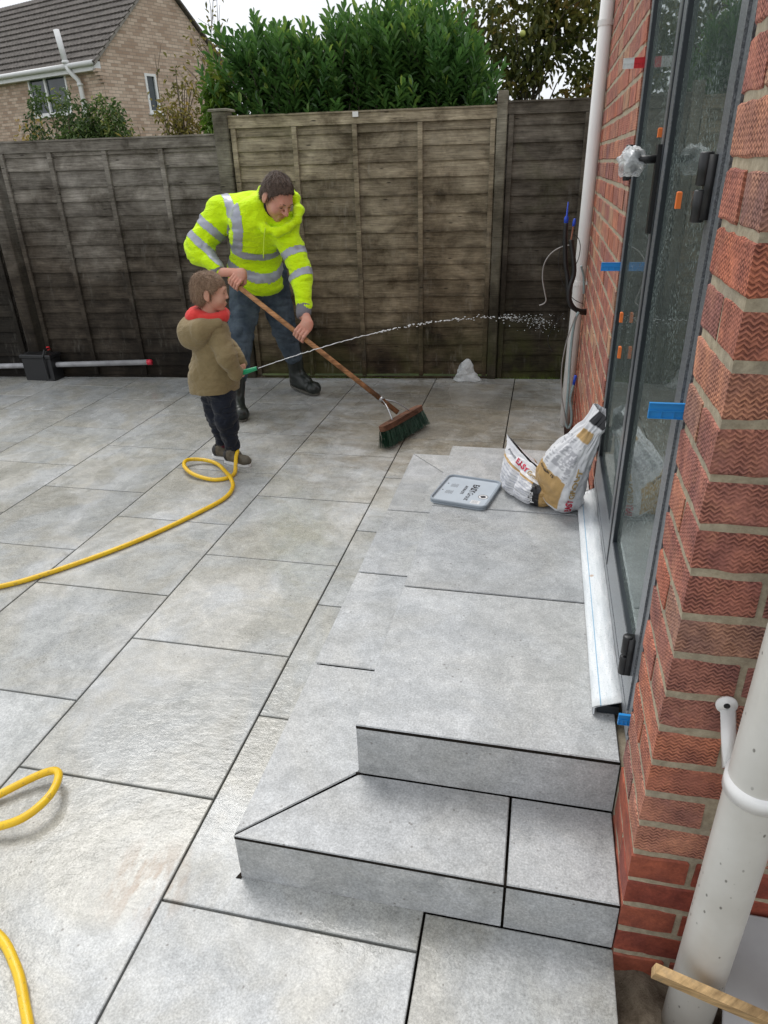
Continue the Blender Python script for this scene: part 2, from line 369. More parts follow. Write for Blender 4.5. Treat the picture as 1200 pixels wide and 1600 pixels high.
def clip(poly, a, b, c):   # keep a*x+b*y<=c
    out = []
    for i in range(len(poly)):
        p, q = poly[i], poly[(i+1) % len(poly)]; dp = a*p[0]+b*p[1]-c; dq = a*q[0]+b*q[1]-c
        if dp <= 0: out.append(p)
        if (dp < 0) != (dq < 0) and dp != dq:
            t = dp/(dp-dq); out.append((p[0]+(q[0]-p[0])*t, p[1]+(q[1]-p[1])*t))
    return out
def slab(poly, z0, z1, mat, parent, name='paving_tile', ch=.0015):
    cx = sum(p[0] for p in poly)/len(poly); cyy = sum(p[1] for p in poly)/len(poly)
    n = len(poly); ins = [(x+(cx-x)*ch*2.2/max(.05, math.hypot(x-cx, y-cyy)), y+(cyy-y)*ch*2.2/max(.05, math.hypot(x-cx, y-cyy))) for x, y in poly]
    v = [(x, y, z0) for x, y in poly]+[(x, y, z1-ch) for x, y in poly]+[(x, y, z1) for x, y in ins]
    f = [list(range(n))[::-1], [2*n+i for i in range(n)]]
    for k in (0, n): f += [[k+i, k+(i+1) % n, k+n+(i+1) % n, k+n+i] for i in range(n)]
    return mesh(name, v, f, mat, parent, origin=(cx, cyy, (z0+z1)/2))
offs = {0: .546, 1: .228, 2: .502, 3: .166, 4: .446, 5: .13, 6: .43, 7: .12, 8: .40, 9: .10, 10: .38}
for c in range(-1, 11):
    if c == -1: xa, xb = J0x, 0.0; off0 = 3.039-5*LY
    else: xa, xb = J0x-(c+1)*WX, J0x-c*WX; off0 = offs[c]-.0
    if c == 0: off0 = -.0573
    k0 = math.floor((-2.2-off0)/LY)
    for k in range(k0, 12):
        ya, yb = off0+k*LY, off0+(k+1)*LY
        h = JT/2
        if c == -1 and -.7 < ya < -.1: ya, yb = -.585, .0325
        if c == -1 and ya >= -.1 and yb < 2.05: continue
        poly = [(xa+h, ya+h), (xb-(0 if c == -1 else h), ya+h), (xb-(0 if c == -1 else h), yb-h), (xa+h, yb-h)]
        poly = clip(poly, -FK, 1, FY-.045); 
        if c == -1:
            if yb > 2.2 and poly: poly = clip(poly, 1, 0, -.052)
            pass
        if c == 0 and ya > .1 and yb < 2.2: poly = clip(poly, 1, 0, -.80)
        if len(poly) < 3: continue
        ar = abs(sum(poly[i][0]*poly[(i+1) % len(poly)][1]-poly[(i+1) % len(poly)][0]*poly[i][1] for i in range(len(poly))))/2
        if ar < .004: continue
        dz = random.uniform(-.0006, .0006)
        slab(poly, -.020, dz, T_PATIO, pb)
# ------------------------------------------------------------------ steps
z1, z2 = .1463, .3079
LX, UX, LYs, UYs, LYe, UYe = -.842, -.606, .030, .2565, 2.36, 2.09
st = empty('patio_steps', (-.42, 1.1, 0), 'two low porcelain steps wrapped around in front of the glazed door, mitred at the corner', 'steps')
g = G(); g.box((LX+.012, LYs+.012, -.02), (-.004, LYe-.012, z1-.022)); g.box((UX+.012, UYs+.012, z1-.022), (-.004, UYe-.012, z2-.022))
g.make('step_core', GROUT, st)
e = JT/2; TH = .0185
def tread(poly, z):
    cx = sum(p[0] for p in poly)/len(poly); cyy = sum(p[1] for p in poly)/len(poly); n = len(poly)
    def off(d):
        out = []
        for x, y in poly: L = max(.05, math.hypot(x-cx, y-cyy)); out.append((x+(cx-x)*d/L, y+(cyy-y)*d/L))
        return out
    v = [(x, y, z-TH) for x, y in off(.024)]+[(x, y, z-.003) for x, y in poly]+[(x, y, z) for x, y in off(.003)]
    f = [list(range(n))[::-1], [2*n+i for i in range(n)]]
    for k in (0, n): f += [[k+i, k+(i+1) % n, k+n+(i+1) % n, k+n+i] for i in range(n)]
    mesh('tread', v, f, T_STEP, st, origin=(cx, cyy, z-TH/2))
def riser(a, b, zlo, zhi, nrm):     # a,b xy; slab thickness .012 behind
    (ax, ay), (bx, by) = a, b; t = .0115; nx, ny = nrm
    slabv = [(ax, ay), (bx, by), (bx-nx*t, by-ny*t), (ax-nx*t, ay-ny*t)]
    g = G(); g.prism(slabv if (bx-ax)*(-ny)-(by-ay)*(-nx) > 0 else slabv[::-1], zlo, zhi); g.make('riser', T_STEP, st)
J = 0.0
# lower treads: front run, corner mitre, left run
jx = -.232
tread([(LX, LYs), (jx-e, LYs), (jx-e, UYs-.001), (UX+.0005, UYs-.001)], z1)
tread([(jx+e, LYs), (-.002, LYs), (-.002, UYs-.001), (jx+e, UYs-.001)], z1)
ml = .0062   # mitre gap
ys = [LYs, .645, 1.178, 1.70, LYe]
for i in range(4):
    a, b = ys[i]+e, ys[i+1]-e
    if i == 0: tread([(LX, LYs+ml), (UX-.001, UYs+ml), (UX-.001, b), (LX, b)], z1)
    elif i == 3: tread([(LX, a), (UX-.001, a), (UX-.001, UYe+.001-ml), (LX, LYe-ml)], z1)
    else: tread([(LX, a), (UX-.001, a), (UX-.001, b), (LX, b)], z1)
tread([(LX, LYe), (UX-.001, UYe+.001), (-.055, UYe+.001), (-.055, LYe)], z1)
# risers lower
riser((LX+.001, LYs+.0015), (jx-e, LYs+.0015), .001, z1-.0125, (0, -1)); riser((jx+e, LYs+.0015), (-.002, LYs+.0015), .001, z1-.0125, (0, -1))
for i in range(4): riser((LX+.0015, ys[i]+.014), (LX+.0015, ys[i+1]-.003), .001, z1-.0125, (-1, 0))
def strip(x0, x1, y, z): G().box((x0, y+.0006, z-.0125), (x1, y+.03, z-.0034)).make('joint', GROUT, st)
strip(LX+.0006, -.002, LYs, z1); strip(UX+.0006, -.002, UYs, z2)
G().prism([(LX-.012, LYs-.004), (LX+.002, LYs-.004), (LX+.002, LYs+.030)], .0012, .0024).make('joint', GROUT, st)
G().box((UX-.006, UYs-.004, z1-.002), (UX+.004, UYs+.001, z1+.0035)).make('joint', GROUT, st)
# upper
yu = [UYs, .869, 1.450, UYe]
for i in range(3): tread([(UX, yu[i]+(e if i else 0)), (-.003, yu[i]+(e if i else 0)), (-.003, yu[i+1]-(e if i < 2 else 0)), (UX, yu[i+1]-(e if i < 2 else 0))], z2)
riser((UX+.001, UYs+.0015), (-.002, UYs+.0015), z1+.0015, z2-.0125, (0, -1))
for i in range(3): riser((UX+.0015, yu[i]+.014), (UX+.0015, yu[i+1]-.003), z1+.0015, z2-.0125, (-1, 0))
# ------------------------------------------------------------------ house with brick walls and glazed door
hs = empty('house', (1.5, 1.8, 0), 'red brick house wall and corner pier with dark grey glazed patio door', 'house')
K, B0, BH = .0778, .0055, .0662
YN0, YN1 = .024, .244      # near pier
YF0, YF1 = 1.615, 3.50     # far wall
ZT = 2.62
g = G(); rc = .0022
g.box((rc, YN0+rc, -.3), (.30, YN1-.010, ZT)); g.box((.30, YN0+rc, -.3), (3.6, .26, ZT))
g.box((rc, YF0+.012, -.3), (.28, YF1-rc, ZT))
g.box((.10, YF1-.3, -.3), (3.6, YF1-rc-.002, ZT)); g.box((rc, YN1-.010, -.3), (.28, YF0+.012, .285))
g.box((rc, YN1-.010, 2.44), (.28, YF0+.012, ZT))
wl = g.make('wall', MORTAR, hs)
def brickmesh(dx, dy, dz, seed):
    r = random.Random(seed); nx, ny, nz = (max(2, int(dx/.03))+1 if dx > .03 else 2), (max(2, int(dy/.03))+1), 3
    g = G(); 
    def jit(x, y, z): return (x+r.uniform(-.0013, .0013), y+r.uniform(-.0013, .0013), z+r.uniform(-.0016, .0016))
    P = {}
    xs = np.linspace(-dx/2, dx/2, nx); ys_ = np.linspace(-dy/2, dy/2, ny); zs = [-dz/2, -dz/2+.004, dz/2-.004, dz/2]
    def vid(i, j, k):
        key = (i, j, k)
        if key not in P:
            x, y, z = xs[i], ys_[j], zs[k]
            if k in (0, 3): x -= .003*np.sign(x) if i in (0, nx-1) else 0; y -= .003*np.sign(y) if j in (0, ny-1) else 0
            P[key] = len(g.v); g.v.append(jit(x, y, z))
        return P[key]
    for k in range(3):
        for i in range(nx-1):
            g.f.append([vid(i, 0, k), vid(i+1, 0, k), vid(i+1, 0, k+1), vid(i, 0, k+1)])
            g.f.append([vid(i+1, ny-1, k), vid(i, ny-1, k), vid(i, ny-1, k+1), vid(i+1, ny-1, k+1)])
        for j in range(ny-1):
            g.f.append([vid(0, j+1, k), vid(0, j, k), vid(0, j, k+1), vid(0, j+1, k+1)])
            g.f.append([vid(nx-1, j, k), vid(nx-1, j+1, k), vid(nx-1, j+1, k+1), vid(nx-1, j, k+1)])
    for k, o in ((0, -1), (3, 1)):
        for i in range(nx-1):
            for j in range(ny-1):
                q = [vid(i, j, k), vid(i+1, j, k), vid(i+1, j+1, k), vid(i, j+1, k)]; g.f.append(q if o > 0 else q[::-1])
    me = bpy.data.meshes.new('brick'); me.from_pydata(g.v, [], g.f); me.update()
    return me
BM = {}
def brick_me(dx, dy, mat):
    k = (round(dx, 3), round(dy, 3), mat.name, random.randrange(3))
    if k not in BM: m = brickmesh(dx, dy, BH, len(BM)*13+5); m.materials.append(mat); BM[k] = m
    return BM[k]
blist = []   # (x0,y0,k,dx,dy,mat)
ncourse = int((ZT-B0)/K)
for k in range(-2, ncourse):
    zc = B0+k*K+.0056+BH/2
    mat = BR_SM if k < 4 else BR_CH
    jt = .0115; odd = k % 2
    # corner brick
    if odd: blist.append((0, YN0, zc, .1025, YN1-YN0, mat)); x = .1025+jt
    else: blist.append((0, YN0, zc, .215, .1025, mat)); blist.append((0, YN0+.1025+jt, zc, .1025, YN1-YN0-.1025-jt, mat)); x = .215+jt
    while x < 1.0: blist.append((x, YN0, zc, .215, .1025, mat)); x += .215+jt
    # far wall
    y = YF0
    L0 = .1025 if odd else .215
    while y < YF1-.02:
        L = min(L0, YF1-y); 
        if L > .03: blist.append((0, y, zc, .1025, L, BR_SM if k < 4 else BR_FAR))
        y += L+jt; L0 = .215
def barea(b):
    x0, y0, zc, dx, dy, m_ = b
    px, py, d = pix((x0, y0, zc))
    if d <= 0.1 or px > 1290 or py < -90 or py > 1680 or px < -50: return 0
    if y0 < .3 and x0 > .15: w = dx
    elif y0 < .3: w = dx+dy*.15
    else: w = dy*.12
    if zc < z2 and y0 > .05 and x0 == 0 and y0 < 2.2: w *= .3
    return w*BH/d/d
blist.sort(key=lambda b: -barea(b))
stuff = G()
for i, b in enumerate(blist):
    x0, y0, zc, dx, dy, mt = b
    pr_ = random.uniform(-.0012, .0012)
    c = (x0+dx/2+(pr_ if x0 == 0 else 0), y0+dy/2+(pr_*1.3 if y0 < .1 else 0), zc+random.uniform(-.0016, .0016))
    if i < 296: inst('brick', brick_me(dx, dy, mt), c, wl)
    else: stuff.box((c[0]-dx/2, c[1]-dy/2, c[2]-BH/2), (c[0]+dx/2, c[1]+dy/2, c[2]+BH/2), ch=.002)
o = stuff.make('brick', BR_FAR, wl); tag(o, 'remaining bricks high up and further along the wall', kind='stuff')
# interior room behind the glass
ROOM = simple('plaster', (.35, .34, .32), .9, var=.08); FLR = simple('screed_floor', (.12, .115, .11), .8)
g = G(); g.box((.285, .262, .27), (3.5, 3.19, .295)); g.make('room_floor', FLR, hs)
g = G(); g.box((3.5, .262, .27), (3.58, 3.19, 2.55)); g.box((.285, 3.10, .295), (3.5, 3.19, 2.55)); g.box((.302, .262, .295), (3.5, .30, 2.55)); g.box((.285, .262, 2.55), (3.58, 3.19, 2.60)); g.make('room_wall', ROOM, hs)
# door
dr = empty('patio_door', (.02, .93, .33), None); dr.parent = hs; dr.location = Vector((.02, .93, .33))-WL[hs]
YD0, YD1 = .262, 1.600; ZB, ZD = .358, 2.43
g = G()   # outer frame
g.box((.004, YD0, ZB+.045), (.075, YD0+.03, ZD)); g.box((.004, YD1-.03, ZB+.045), (.075, YD1, ZD))
g.box((.004, YD0+.03, ZD-.06), (.075, YD1-.03, ZD)); g.make('door_frame', [FILMED], dr)
g = G(); g.box((.0062, YD0, ZB-.01), (.075, YD1, ZB+.022)); g.box((.002, YD0, ZB+.022), (.070, YD1, ZB+.045)); g.make('threshold', FILMED, dr)
g = G(); g.box((.0135, YD0+.03, ZB+.050), (.06, YD1-.03, ZB+.058)); g.make('threshold_seal', BLACKPL, dr)
def leaf(ya, yb):
    sw = .062; zb, zt = ZB+.062, ZD-.064
    g = G()
    g.box((0, ya, zb), (.058, ya+sw*.75, zt)); g.box((0, yb-sw*.75, zb), (.058, yb, zt))
    g.box((0, ya+sw*.75, zb), (.058, yb-sw*.75, zb+.10)); g.box((0, ya+sw*.75, zt-.07), (.058, yb-sw*.75, zt))
    g.make('leaf_frame', FILMED, dr)
    # dark reveal beads between frame face and glass
    g = G(); a, b, c, d = ya+sw*.75, yb-sw*.75, zb+.10, zt-.07; t = .003
    g.box((.0015, b-t, c), (.0125, b-.0002, d)); g.box((.0015, a+.0002, c), (.0125, a+t, d)); g.box((.0015, a+t, c+.0002), (.0125, b-t, c+.006)); g.box((.0015, a+t, d-t), (.0125, b-t, d-.0002)); g.make('glazing_bead', ANTH, dr)
    return a+t, b-t, c+.006, d-t
mg = bpy.data.materials.new('door_glass'); mg.use_nodes = True; q = mg.node_tree; q.nodes.clear()
def qn(t): return q.nodes.new(t)
out = qn('ShaderNodeOutputMaterial'); mix = qn('ShaderNodeMixShader'); gl = qn('ShaderNodeBsdfGlossy'); tr = qn('ShaderNodeBsdfTransparent'); fr = qn('ShaderNodeFresnel')
gl.inputs['Roughness'].default_value = .012; gl.inputs['Color'].default_value = (.86, .92, .90, 1); tr.inputs[0].default_value = (.25, .31, .29, 1); fr.inputs[0].default_value = 2.1
tcq = qn('ShaderNodeNewGeometry'); nz = qn('ShaderNodeTexNoise'); nz.inputs['Scale'].default_value = 190; nz.inputs['Detail'].default_value = 2
mpn = qn('ShaderNodeVectorMath'); mpn.operation = 'MULTIPLY'; mpn.inputs[1].default_value = (1, 1, .6); q.links.new(tcq.outputs['Position'], mpn.inputs[0]); q.links.new(mpn.outputs[0], nz.inputs['Vector'])
rp = qn('ShaderNodeMapRange'); rp.inputs[1].default_value = .54; rp.inputs[2].default_value = .66; q.links.new(nz.outputs[0], rp.inputs[0])
n2 = qn('ShaderNodeTexNoise'); n2.inputs['Scale'].default_value = 7; q.links.new(tcq.outputs['Position'], n2.inputs['Vector'])
bp = qn('ShaderNodeBump'); bp.inputs['Strength'].default_value = .12; bp.inputs['Distance'].default_value = .0012; q.links.new(rp.outputs[0], bp.inputs['Height']); q.links.new(bp.outputs[0], gl.inputs['Normal'])
df = qn('ShaderNodeBsdfDiffuse'); df.inputs[0].default_value = (.38, .46, .44, 1)
r2 = qn('ShaderNodeMapRange'); r2.inputs[1].default_value = .35; r2.inputs[2].default_value = .75; r2.inputs[3].default_value = .08; r2.inputs[4].default_value = .75; q.links.new(n2.outputs[0], r2.inputs[0])
mu = qn('ShaderNodeMath'); mu.operation = 'MULTIPLY'; q.links.new(rp.outputs[0], mu.inputs[0]); q.links.new(r2.outputs[0], mu.inputs[1])
ml2 = qn('ShaderNodeMath'); ml2.operation = 'MULTIPLY_ADD'; ml2.inputs[1].default_value = .65; ml2.inputs[2].default_value = .09; q.links.new(mu.outputs[0], ml2.inputs[0])
mx2 = qn('ShaderNodeMixShader'); q.links.new(ml2.outputs[0], mx2.inputs[0])
q.links.new(fr.outputs[0], mix.inputs[0]); q.links.new(tr.outputs[0], mix.inputs[1]); q.links.new(gl.outputs[0], mix.inputs[2])
q.links.new(mix.outputs[0], mx2.inputs[1]); q.links.new(df.outputs[0], mx2.inputs[2]); q.links.new(mx2.outputs[0], out.inputs[0])
for ya, yb in ((YD0+.034, .915), (.935, YD1-.034)):
    a, b, c, d = leaf(ya, yb)
    G().box((.0112, a, c), (.0135, b, d)).make('glass_pane', mg, dr)
G().box((-.002, .916, ZB+.062), (.05, .934, ZD-.064)).make('meeting_stile', ANTH, dr)
def hinge(y, z, L=.10):
    g = G()
    for s0, s1 in ((0, .47), (.53, 1)):
        za, zb = z-L/2+s0*L, z-L/2+s1*L
        g.tube([(-.014, y, za), (-.014, y, za+.002), (-.014, y, zb-.002), (-.014, y, zb)], [.0085, .0105, .0105, .0085], 14)
    g.box((-.012, y-.013, z-L/2+.004), (.003, y+.013, z+L/2-.004)); g.make('hinge', BLACKPL, dr, True)
for y in (.335, 1.575):
    for z in (.52, 1.43): hinge(y, z+(.05 if y > 1 else .02))
g = G(); g.box((-.010, .945, 1.33), (-.001, .975, 1.52)); g.make('handle_plate', BLACKPL, dr)
g = G(); g.tube([(-.008, .96, 1.49), (-.05, .96, 1.49)], .009, 10); g.tube([(-.05, .965, 1.49), (-.052, 1.02, 1.488), (-.05, 1.09, 1.485)], [.010, .009, .008], 10); g.make('door_handle', BLACKPL, dr, True)
for y, z, h in ((1.32, 1.06, .03), (1.25, .97, .035), (.60, 1.42, .03), (1.0, 1.545, .02)):
    G().box((-.008, y-.007, z-h/2), (.001, y+.007, z+h/2), ch=.002).make('drain_cap', ORANGE, dr)
# threshold sill with film
g = G(); prof = [(-.056, .3115), (-.058, .333), (-.050, .3385), (-.02, .3445), (.006, .3575), (.006, .3545), (-.048, .3350), (-.053, .3300), (-.052, .3115)]
n = len(prof); N = 40
for i in range(N):
    y = .392+(1.598-.392)*i/(N-1)
    for (x, z) in prof:
        w = .0022*noise.noise((x*30, y*9, z*5)) if z > .33 else 0
        if i < 3 and x > -.03 and z > .33: w += .003*(3-i)/3
        g.v.append((x+w*.4, y, z+w))
for i in range(N-1): g.f += [[i*n+j, i*n+(j+1) % n, (i+1)*n+(j+1) % n, (i+1)*n+j] for j in range(n)]
g.f += [list(range(n)), [(N-1)*n+j for j in range(n)][::-1]]
sill = g.make('door_sill', FILM, dr, True); tag(sill, 'door sill still wrapped in white protective film')
G().box((-.046, .402, .3100), (.0035, 1.598, .3325)).make('sill_core', ANTH, dr)
# packers stuck in the gap round the frame
def packer(y, z, L, mats, x1=.004, dark=False, label=None, grp='plastic packers in the gaps round the door frame'):
    p = empty('plastic_packer', (x1-L/2, y, z), label, 'packer', grp)
    h = .0135; segs = len(mats)
    for i, m_ in enumerate(mats):
        a, b = x1-L+i*L/segs, x1-L+(i+1)*L/segs
        g = G(); g.box((a, y-.002, z-h), (b, y+.002, z+h))
        for q_ in (0, 1): zz = z-h if q_ == 0 else z+h-.0015; g.box((a, y-.0045, zz), (b, y-.002, zz+.0015))
        g.box((a, y-.0045, z-.0008), (b, y-.002, z+.0008))
        for t in range(3): xx = a+(b-a)*t/3; g.box((xx, y-.0045, z-h+.0015), (xx+.0015, y-.002, z-.0008)); 
        g.make('packer_strip', m_, p)
packer(1.607, 1.745, .062, [WHITEP, RED], label='red and white packer tab near the top of the far door jamb')
packer(1.607, 1.17, .062, [BLUE], label='blue packer tab halfway up the far door jamb')
packer(1.607, .585, .062, [WHITEP, RED], label='red and white packer tab low on the far jamb behind the grout bag')
packer(.253, 1.115, .060, [BLUE], label='blue ribbed packer halfway up by the near brick pier')
packer(.257, .43, .026, [BLUE], label='small blue packer end just above the white sill')
# film bag over the door handle
CLEAR = M('clear_film', .12, .6); CLEAR.b.inputs['Alpha'].default_value = .5; CLEAR.color((.85, .87, .88)); n_ = CLEAR.vor(CLEAR.obj, 28, 'F1'); CLEAR.bump(n_, 1.0, .02)
CLEAR.setin(CLEAR.b.inputs['Alpha'], CLEAR.rng(n_, .1, .6, .25, .70)); CLEAR = CLEAR.m
def crumple(c, R, amp, seed, sq=(1, 1, 1), nu=28, nv=20):
    v = []; f = []
    for i in range(nv+1):
        t = math.pi*i/nv
        for k in range(nu):
            a = 2*math.pi*k/nu; d = Vector((math.sin(t)*math.cos(a), math.sin(t)*math.sin(a), math.cos(t)))
            r = 1+amp*noise.noise(d*2.3+Vector((seed, 0, 0)))+amp*.6*abs(noise.noise(d*6+Vector((seed, 3, 0))))
            v.append((c[0]+d.x*R*sq[0]*r, c[1]+d.y*R*sq[1]*r, c[2]+d.z*R*sq[2]*r))
    f = [[i*nu+k, i*nu+(k+1) % nu, (i+1)*nu+(k+1) % nu, (i+1)*nu+k] for i in range(nv) for k in range(nu)]
    return v, f
v, f = crumple((-.058, 1.01, 1.485), .034, .28, 4, (.9, 2.0, .95)); o = mesh('plastic_wrap', v, f, CLEAR, None, True); tag(o, 'clear crumpled plastic bag wrapped over the door handle', 'plastic bag')
# ------------------------------------------------------------------ fence
WOODS = dict(
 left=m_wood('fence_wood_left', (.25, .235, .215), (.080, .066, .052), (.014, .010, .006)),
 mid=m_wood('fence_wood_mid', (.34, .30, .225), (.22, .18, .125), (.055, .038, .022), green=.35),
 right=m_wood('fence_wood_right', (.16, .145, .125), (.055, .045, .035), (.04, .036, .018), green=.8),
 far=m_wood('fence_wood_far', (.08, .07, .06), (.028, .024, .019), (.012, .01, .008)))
FROT = math.atan(FK)
ux_, uy_ = math.cos(FROT), math.sin(FROT)
def fpt(x, d): return (x-d*uy_*0, fy(x)+d)       # d<0 toward camera
def fbox(g, xa, xb, d0, d1, z0, z1_, tilt=0):
    ya, yb = fy(xa), fy(xb)
    v = [(xa, ya+d0, z0), (xb, yb+d0, z0), (xb, yb+d1, z0), (xa, ya+d1, z0), (xa, ya+d0+tilt, z1_), (xb, yb+d0+tilt, z1_), (xb, yb+d1+tilt*.6, z1_), (xa, ya+d1+tilt*.6, z1_)]
    g.add(v, [[3, 2, 1, 0], [4, 5, 6, 7], [0, 1, 5, 4], [1, 2, 6, 5], [2, 3, 7, 6], [3, 0, 4, 7]]); return g
def wavy_slat(xa, xb, z0, z1_, r):
    # feather edged board, lower edge stands proud and waves a little
    n = 9; v = []; ph = r.uniform(0, 50)
    for i in range(n):
        x = xa+(xb-xa)*i/(n-1); y = fy(x); w = .006*noise.noise((x*2.1+ph, 0, 0)); w2 = .004*noise.noise((x*3+ph, 5, 0))
        v += [(x, y-.0195+w2, z0+w), (x, y-.0065+w2, z0+w), (x, y+.001, z1_), (x, y-.0045, z1_)]
    f = [[0, 1, 2, 3][::-1], [4*(n-1)+k for k in range(4)]]
    for i in range(n-1):
        a, b = 4*i, 4*(i+1)
        f += [[a, b, b+1, a+1][::-1], [a+1, b+1, b+2, a+2][::-1], [a+2, b+2, b+3, a+3][::-1], [a+3, b+3, b, a][::-1]]
    return v, f
FN = empty('garden_fence', (-2.2, fy(-2.2), -.1), 'weathered brown lap panel fence with square timber posts across the back of the patio', 'fence')
def panel(xa, xb, zs, ztop, battens, mat, label, zlow=.03):
    r = random.Random(int(abs(xa)*1000)); p = empty('fence_panel', ((xa+xb)/2, fy((xa+xb)/2), zlow), label); p.parent = FN; p.location = WL[p]-WL[FN]
    zs = sorted(zs)+[ztop-.01]
    for i in range(len(zs)-1):
        v, f = wavy_slat(xa+.006, xb-.006, zs[i], zs[i+1]+.014, r); mesh('slat', v, f, mat, p)
    g = G(); fbox(g, xa, xb, -.034, -.0205, ztop-.065, ztop); g.make('top_rail', mat, p)
    g = G(); fbox(g, xa-.01, xb+.01, -.043, .022, ztop+.001, ztop+.012); g.make('capping', mat, p)
    for b in battens:
        g = G(); w = .016
        fbox(g, b-w, b+w, -.038, -.0195, zlow+.02, ztop-.068); g.make('batten', mat, p)
    g = G(); fbox(g, xa, xb, -.036, -.02, zlow-.05, zlow+.014); g.make('bottom_rail', mat, p)
zm = [.028, .13, .26, .388, .503, .615, .735, .843, .954, 1.062, 1.181, 1.302, 1.415, 1.515, 1.605, 1.697]
zl = [-.02, .09, .196, .309, .396, .516, .614, .715, .819, .926, 1.017, 1.12, 1.216, 1.316, 1.413, 1.525, 1.619]
zr = [-.03, .058, .181, .292, .388, .504, .596, .718, .832, .949, 1.054, 1.171, 1.28, 1.38, 1.497, 1.604, 1.705]
panel(-4.20, -2.535, zl, 1.712, [-4.165, -3.793, -3.375, -2.955], WOODS['left'], 'weathered fence panel with four battens between the leaning left post and the capped post', .0)
panel(-2.455, -.604, zm, 1.815, [-2.412, -1.985, -1.568, -1.125, -.643], WOODS['mid'], 'tallest brown fence panel directly behind the man and the broom, stained pale by splashes', .0)
panel(-.566, .60, zr, 1.835, [-.525, -.035, .22], WOODS['right'], 'dark narrow fence panel with black knots behind the white downpipe', -.02)
panel(-6.2, -4.36, [z-.03 for z in zl], 1.69, [-6.0, -5.6, -5.2, -4.8, -4.39], WOODS['far'], 'near black fence panel at the far left edge behind the grey pipe', .0)
def post(x, w, ztop, mat, label, lean=0, cap=False, d=-.052):
    p = empty('fence_post', (x, fy(x), -.1), label); p.parent = FN; p.location = WL[p]-WL[FN]
    h = w/2; y = fy(x)
    v = [(x-h, y+d, -.1), (x+h, y+d, -.1), (x+h, y+d+w, -.1), (x-h, y+d+w, -.1)]
    n = 8; V = []
    for i in range(n+1):
        z = -.1+(ztop+.1)*i/n
        for a, b in ((-h, 0), (-h*.8, -.006), (h*.8, -.006), (h, 0), (h, w), (-h, w)):
            V.append((x+a+lean*i/n+.002*noise.noise((z*3, x, a*9)), y+d+b, z+(.008*noise.noise((a*60, b*50, 2)) if i == n else 0)))
    k = 6; f = [[i*k+j, i*k+(j+1) % k, (i+1)*k+(j+1) % k, (i+1)*k+j] for i in range(n) for j in range(k)]+[[n*k+j for j in range(k)]]
    mesh('post_shaft', V, f, mat, p)
    if cap:
        g = G(); g.box((x+lean-h-.018, y+d-.02, ztop+.0015), (x+lean+h+.018, y+d+w+.02, ztop+.018), ch=.006); g.make('post_cap', mat, p)
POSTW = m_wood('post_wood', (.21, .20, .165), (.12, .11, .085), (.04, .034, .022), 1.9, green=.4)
post(-2.492, .104, 1.852, POSTW, 'capped grey timber post behind the man between the two wide panels', cap=True)
post(-.585, .066, 1.905, POSTW, 'bare topped timber post standing higher than the panels right of the broom')
post(-4.285, .10, 1.78, WOODS['left'], 'thick dark timber post at the left edge above the black plastic box')
G().box((-1.575, fy(-1.55)-.046, 1.79), (-1.535, fy(-1.55)-.0435, 1.822)).make('paper_label', WHITEP)
o = bpy.data.objects['paper_label']; tag(o, 'small torn white paper label stapled at top of the brown fence panel', 'label')
# mossy gap strip behind patio
MOSS = m_leaf('moss', (.05, .10, .008), (.16, .25, .02), .9)
def grass_strip(name, n, fn, mat, h=.04):
    P = np.array([fn() for _ in range(n)]); ang = rng.uniform(0, 6.28, n); L = rng.uniform(.4, 1, n)*h
    w = .003; dx = np.cos(ang)*w; dy = np.sin(ang)*w
    v = np.empty((n, 3, 3)); v[:, 0] = P+np.stack([dx, dy, 0*dx], 1); v[:, 1] = P-np.stack([dx, dy, 0*dx], 1)
    v[:, 2] = P+np.stack([rng.normal(0, .4, n)*L, rng.normal(0, .4, n)*L, L], 1)
    f = np.arange(n*3).reshape(n, 3)
    o = mesh(name, v.reshape(-1, 3), f, mat)
    a = o.data.attributes.new('tint', 'FLOAT', 'FACE'); a.data.foreach_set('value', rng.random(n).astype(np.float32)); return o
def fn1():
    x = random.choice([random.uniform(-2.2, -1.25), random.uniform(-2.2, -1.25), random.uniform(-.6, -.05)]); return (x, fy(x)-random.uniform(.036, .05), -.02)
o = grass_strip('moss', 2600, fn1, MOSS, .035); tag(o, 'bright green moss and grass growing in the gap under the fence', kind='stuff')
# ------------------------------------------------------------------ downpipe far
P0 = Vector((-.050, 3.33, .0))
dp = empty('downpipe', (P0.x, P0.y, -.1), 'slim white plastic downpipe on the far corner of the brick wall', 'downpipe')
px_b, px_t = -.048, -.030
G().tube([(px_b, 3.33, -.1), ((px_b+px_t)/2, 3.33, 1.2), (px_t, 3.33, 3.0)], .034, 20).make('pipe', PVC, dp, True)
for z in (.86, 2.09):
    x = px_b+(px_t-px_b)*z/3
    g = G(); g.tube([(x, 3.33, z-.012), (x, 3.33, z+.012)], .0375, 20); g.box((x+.03, 3.315, z-.009), (.004, 3.345, z+.009)); g.make('pipe_clip', PVC, dp)
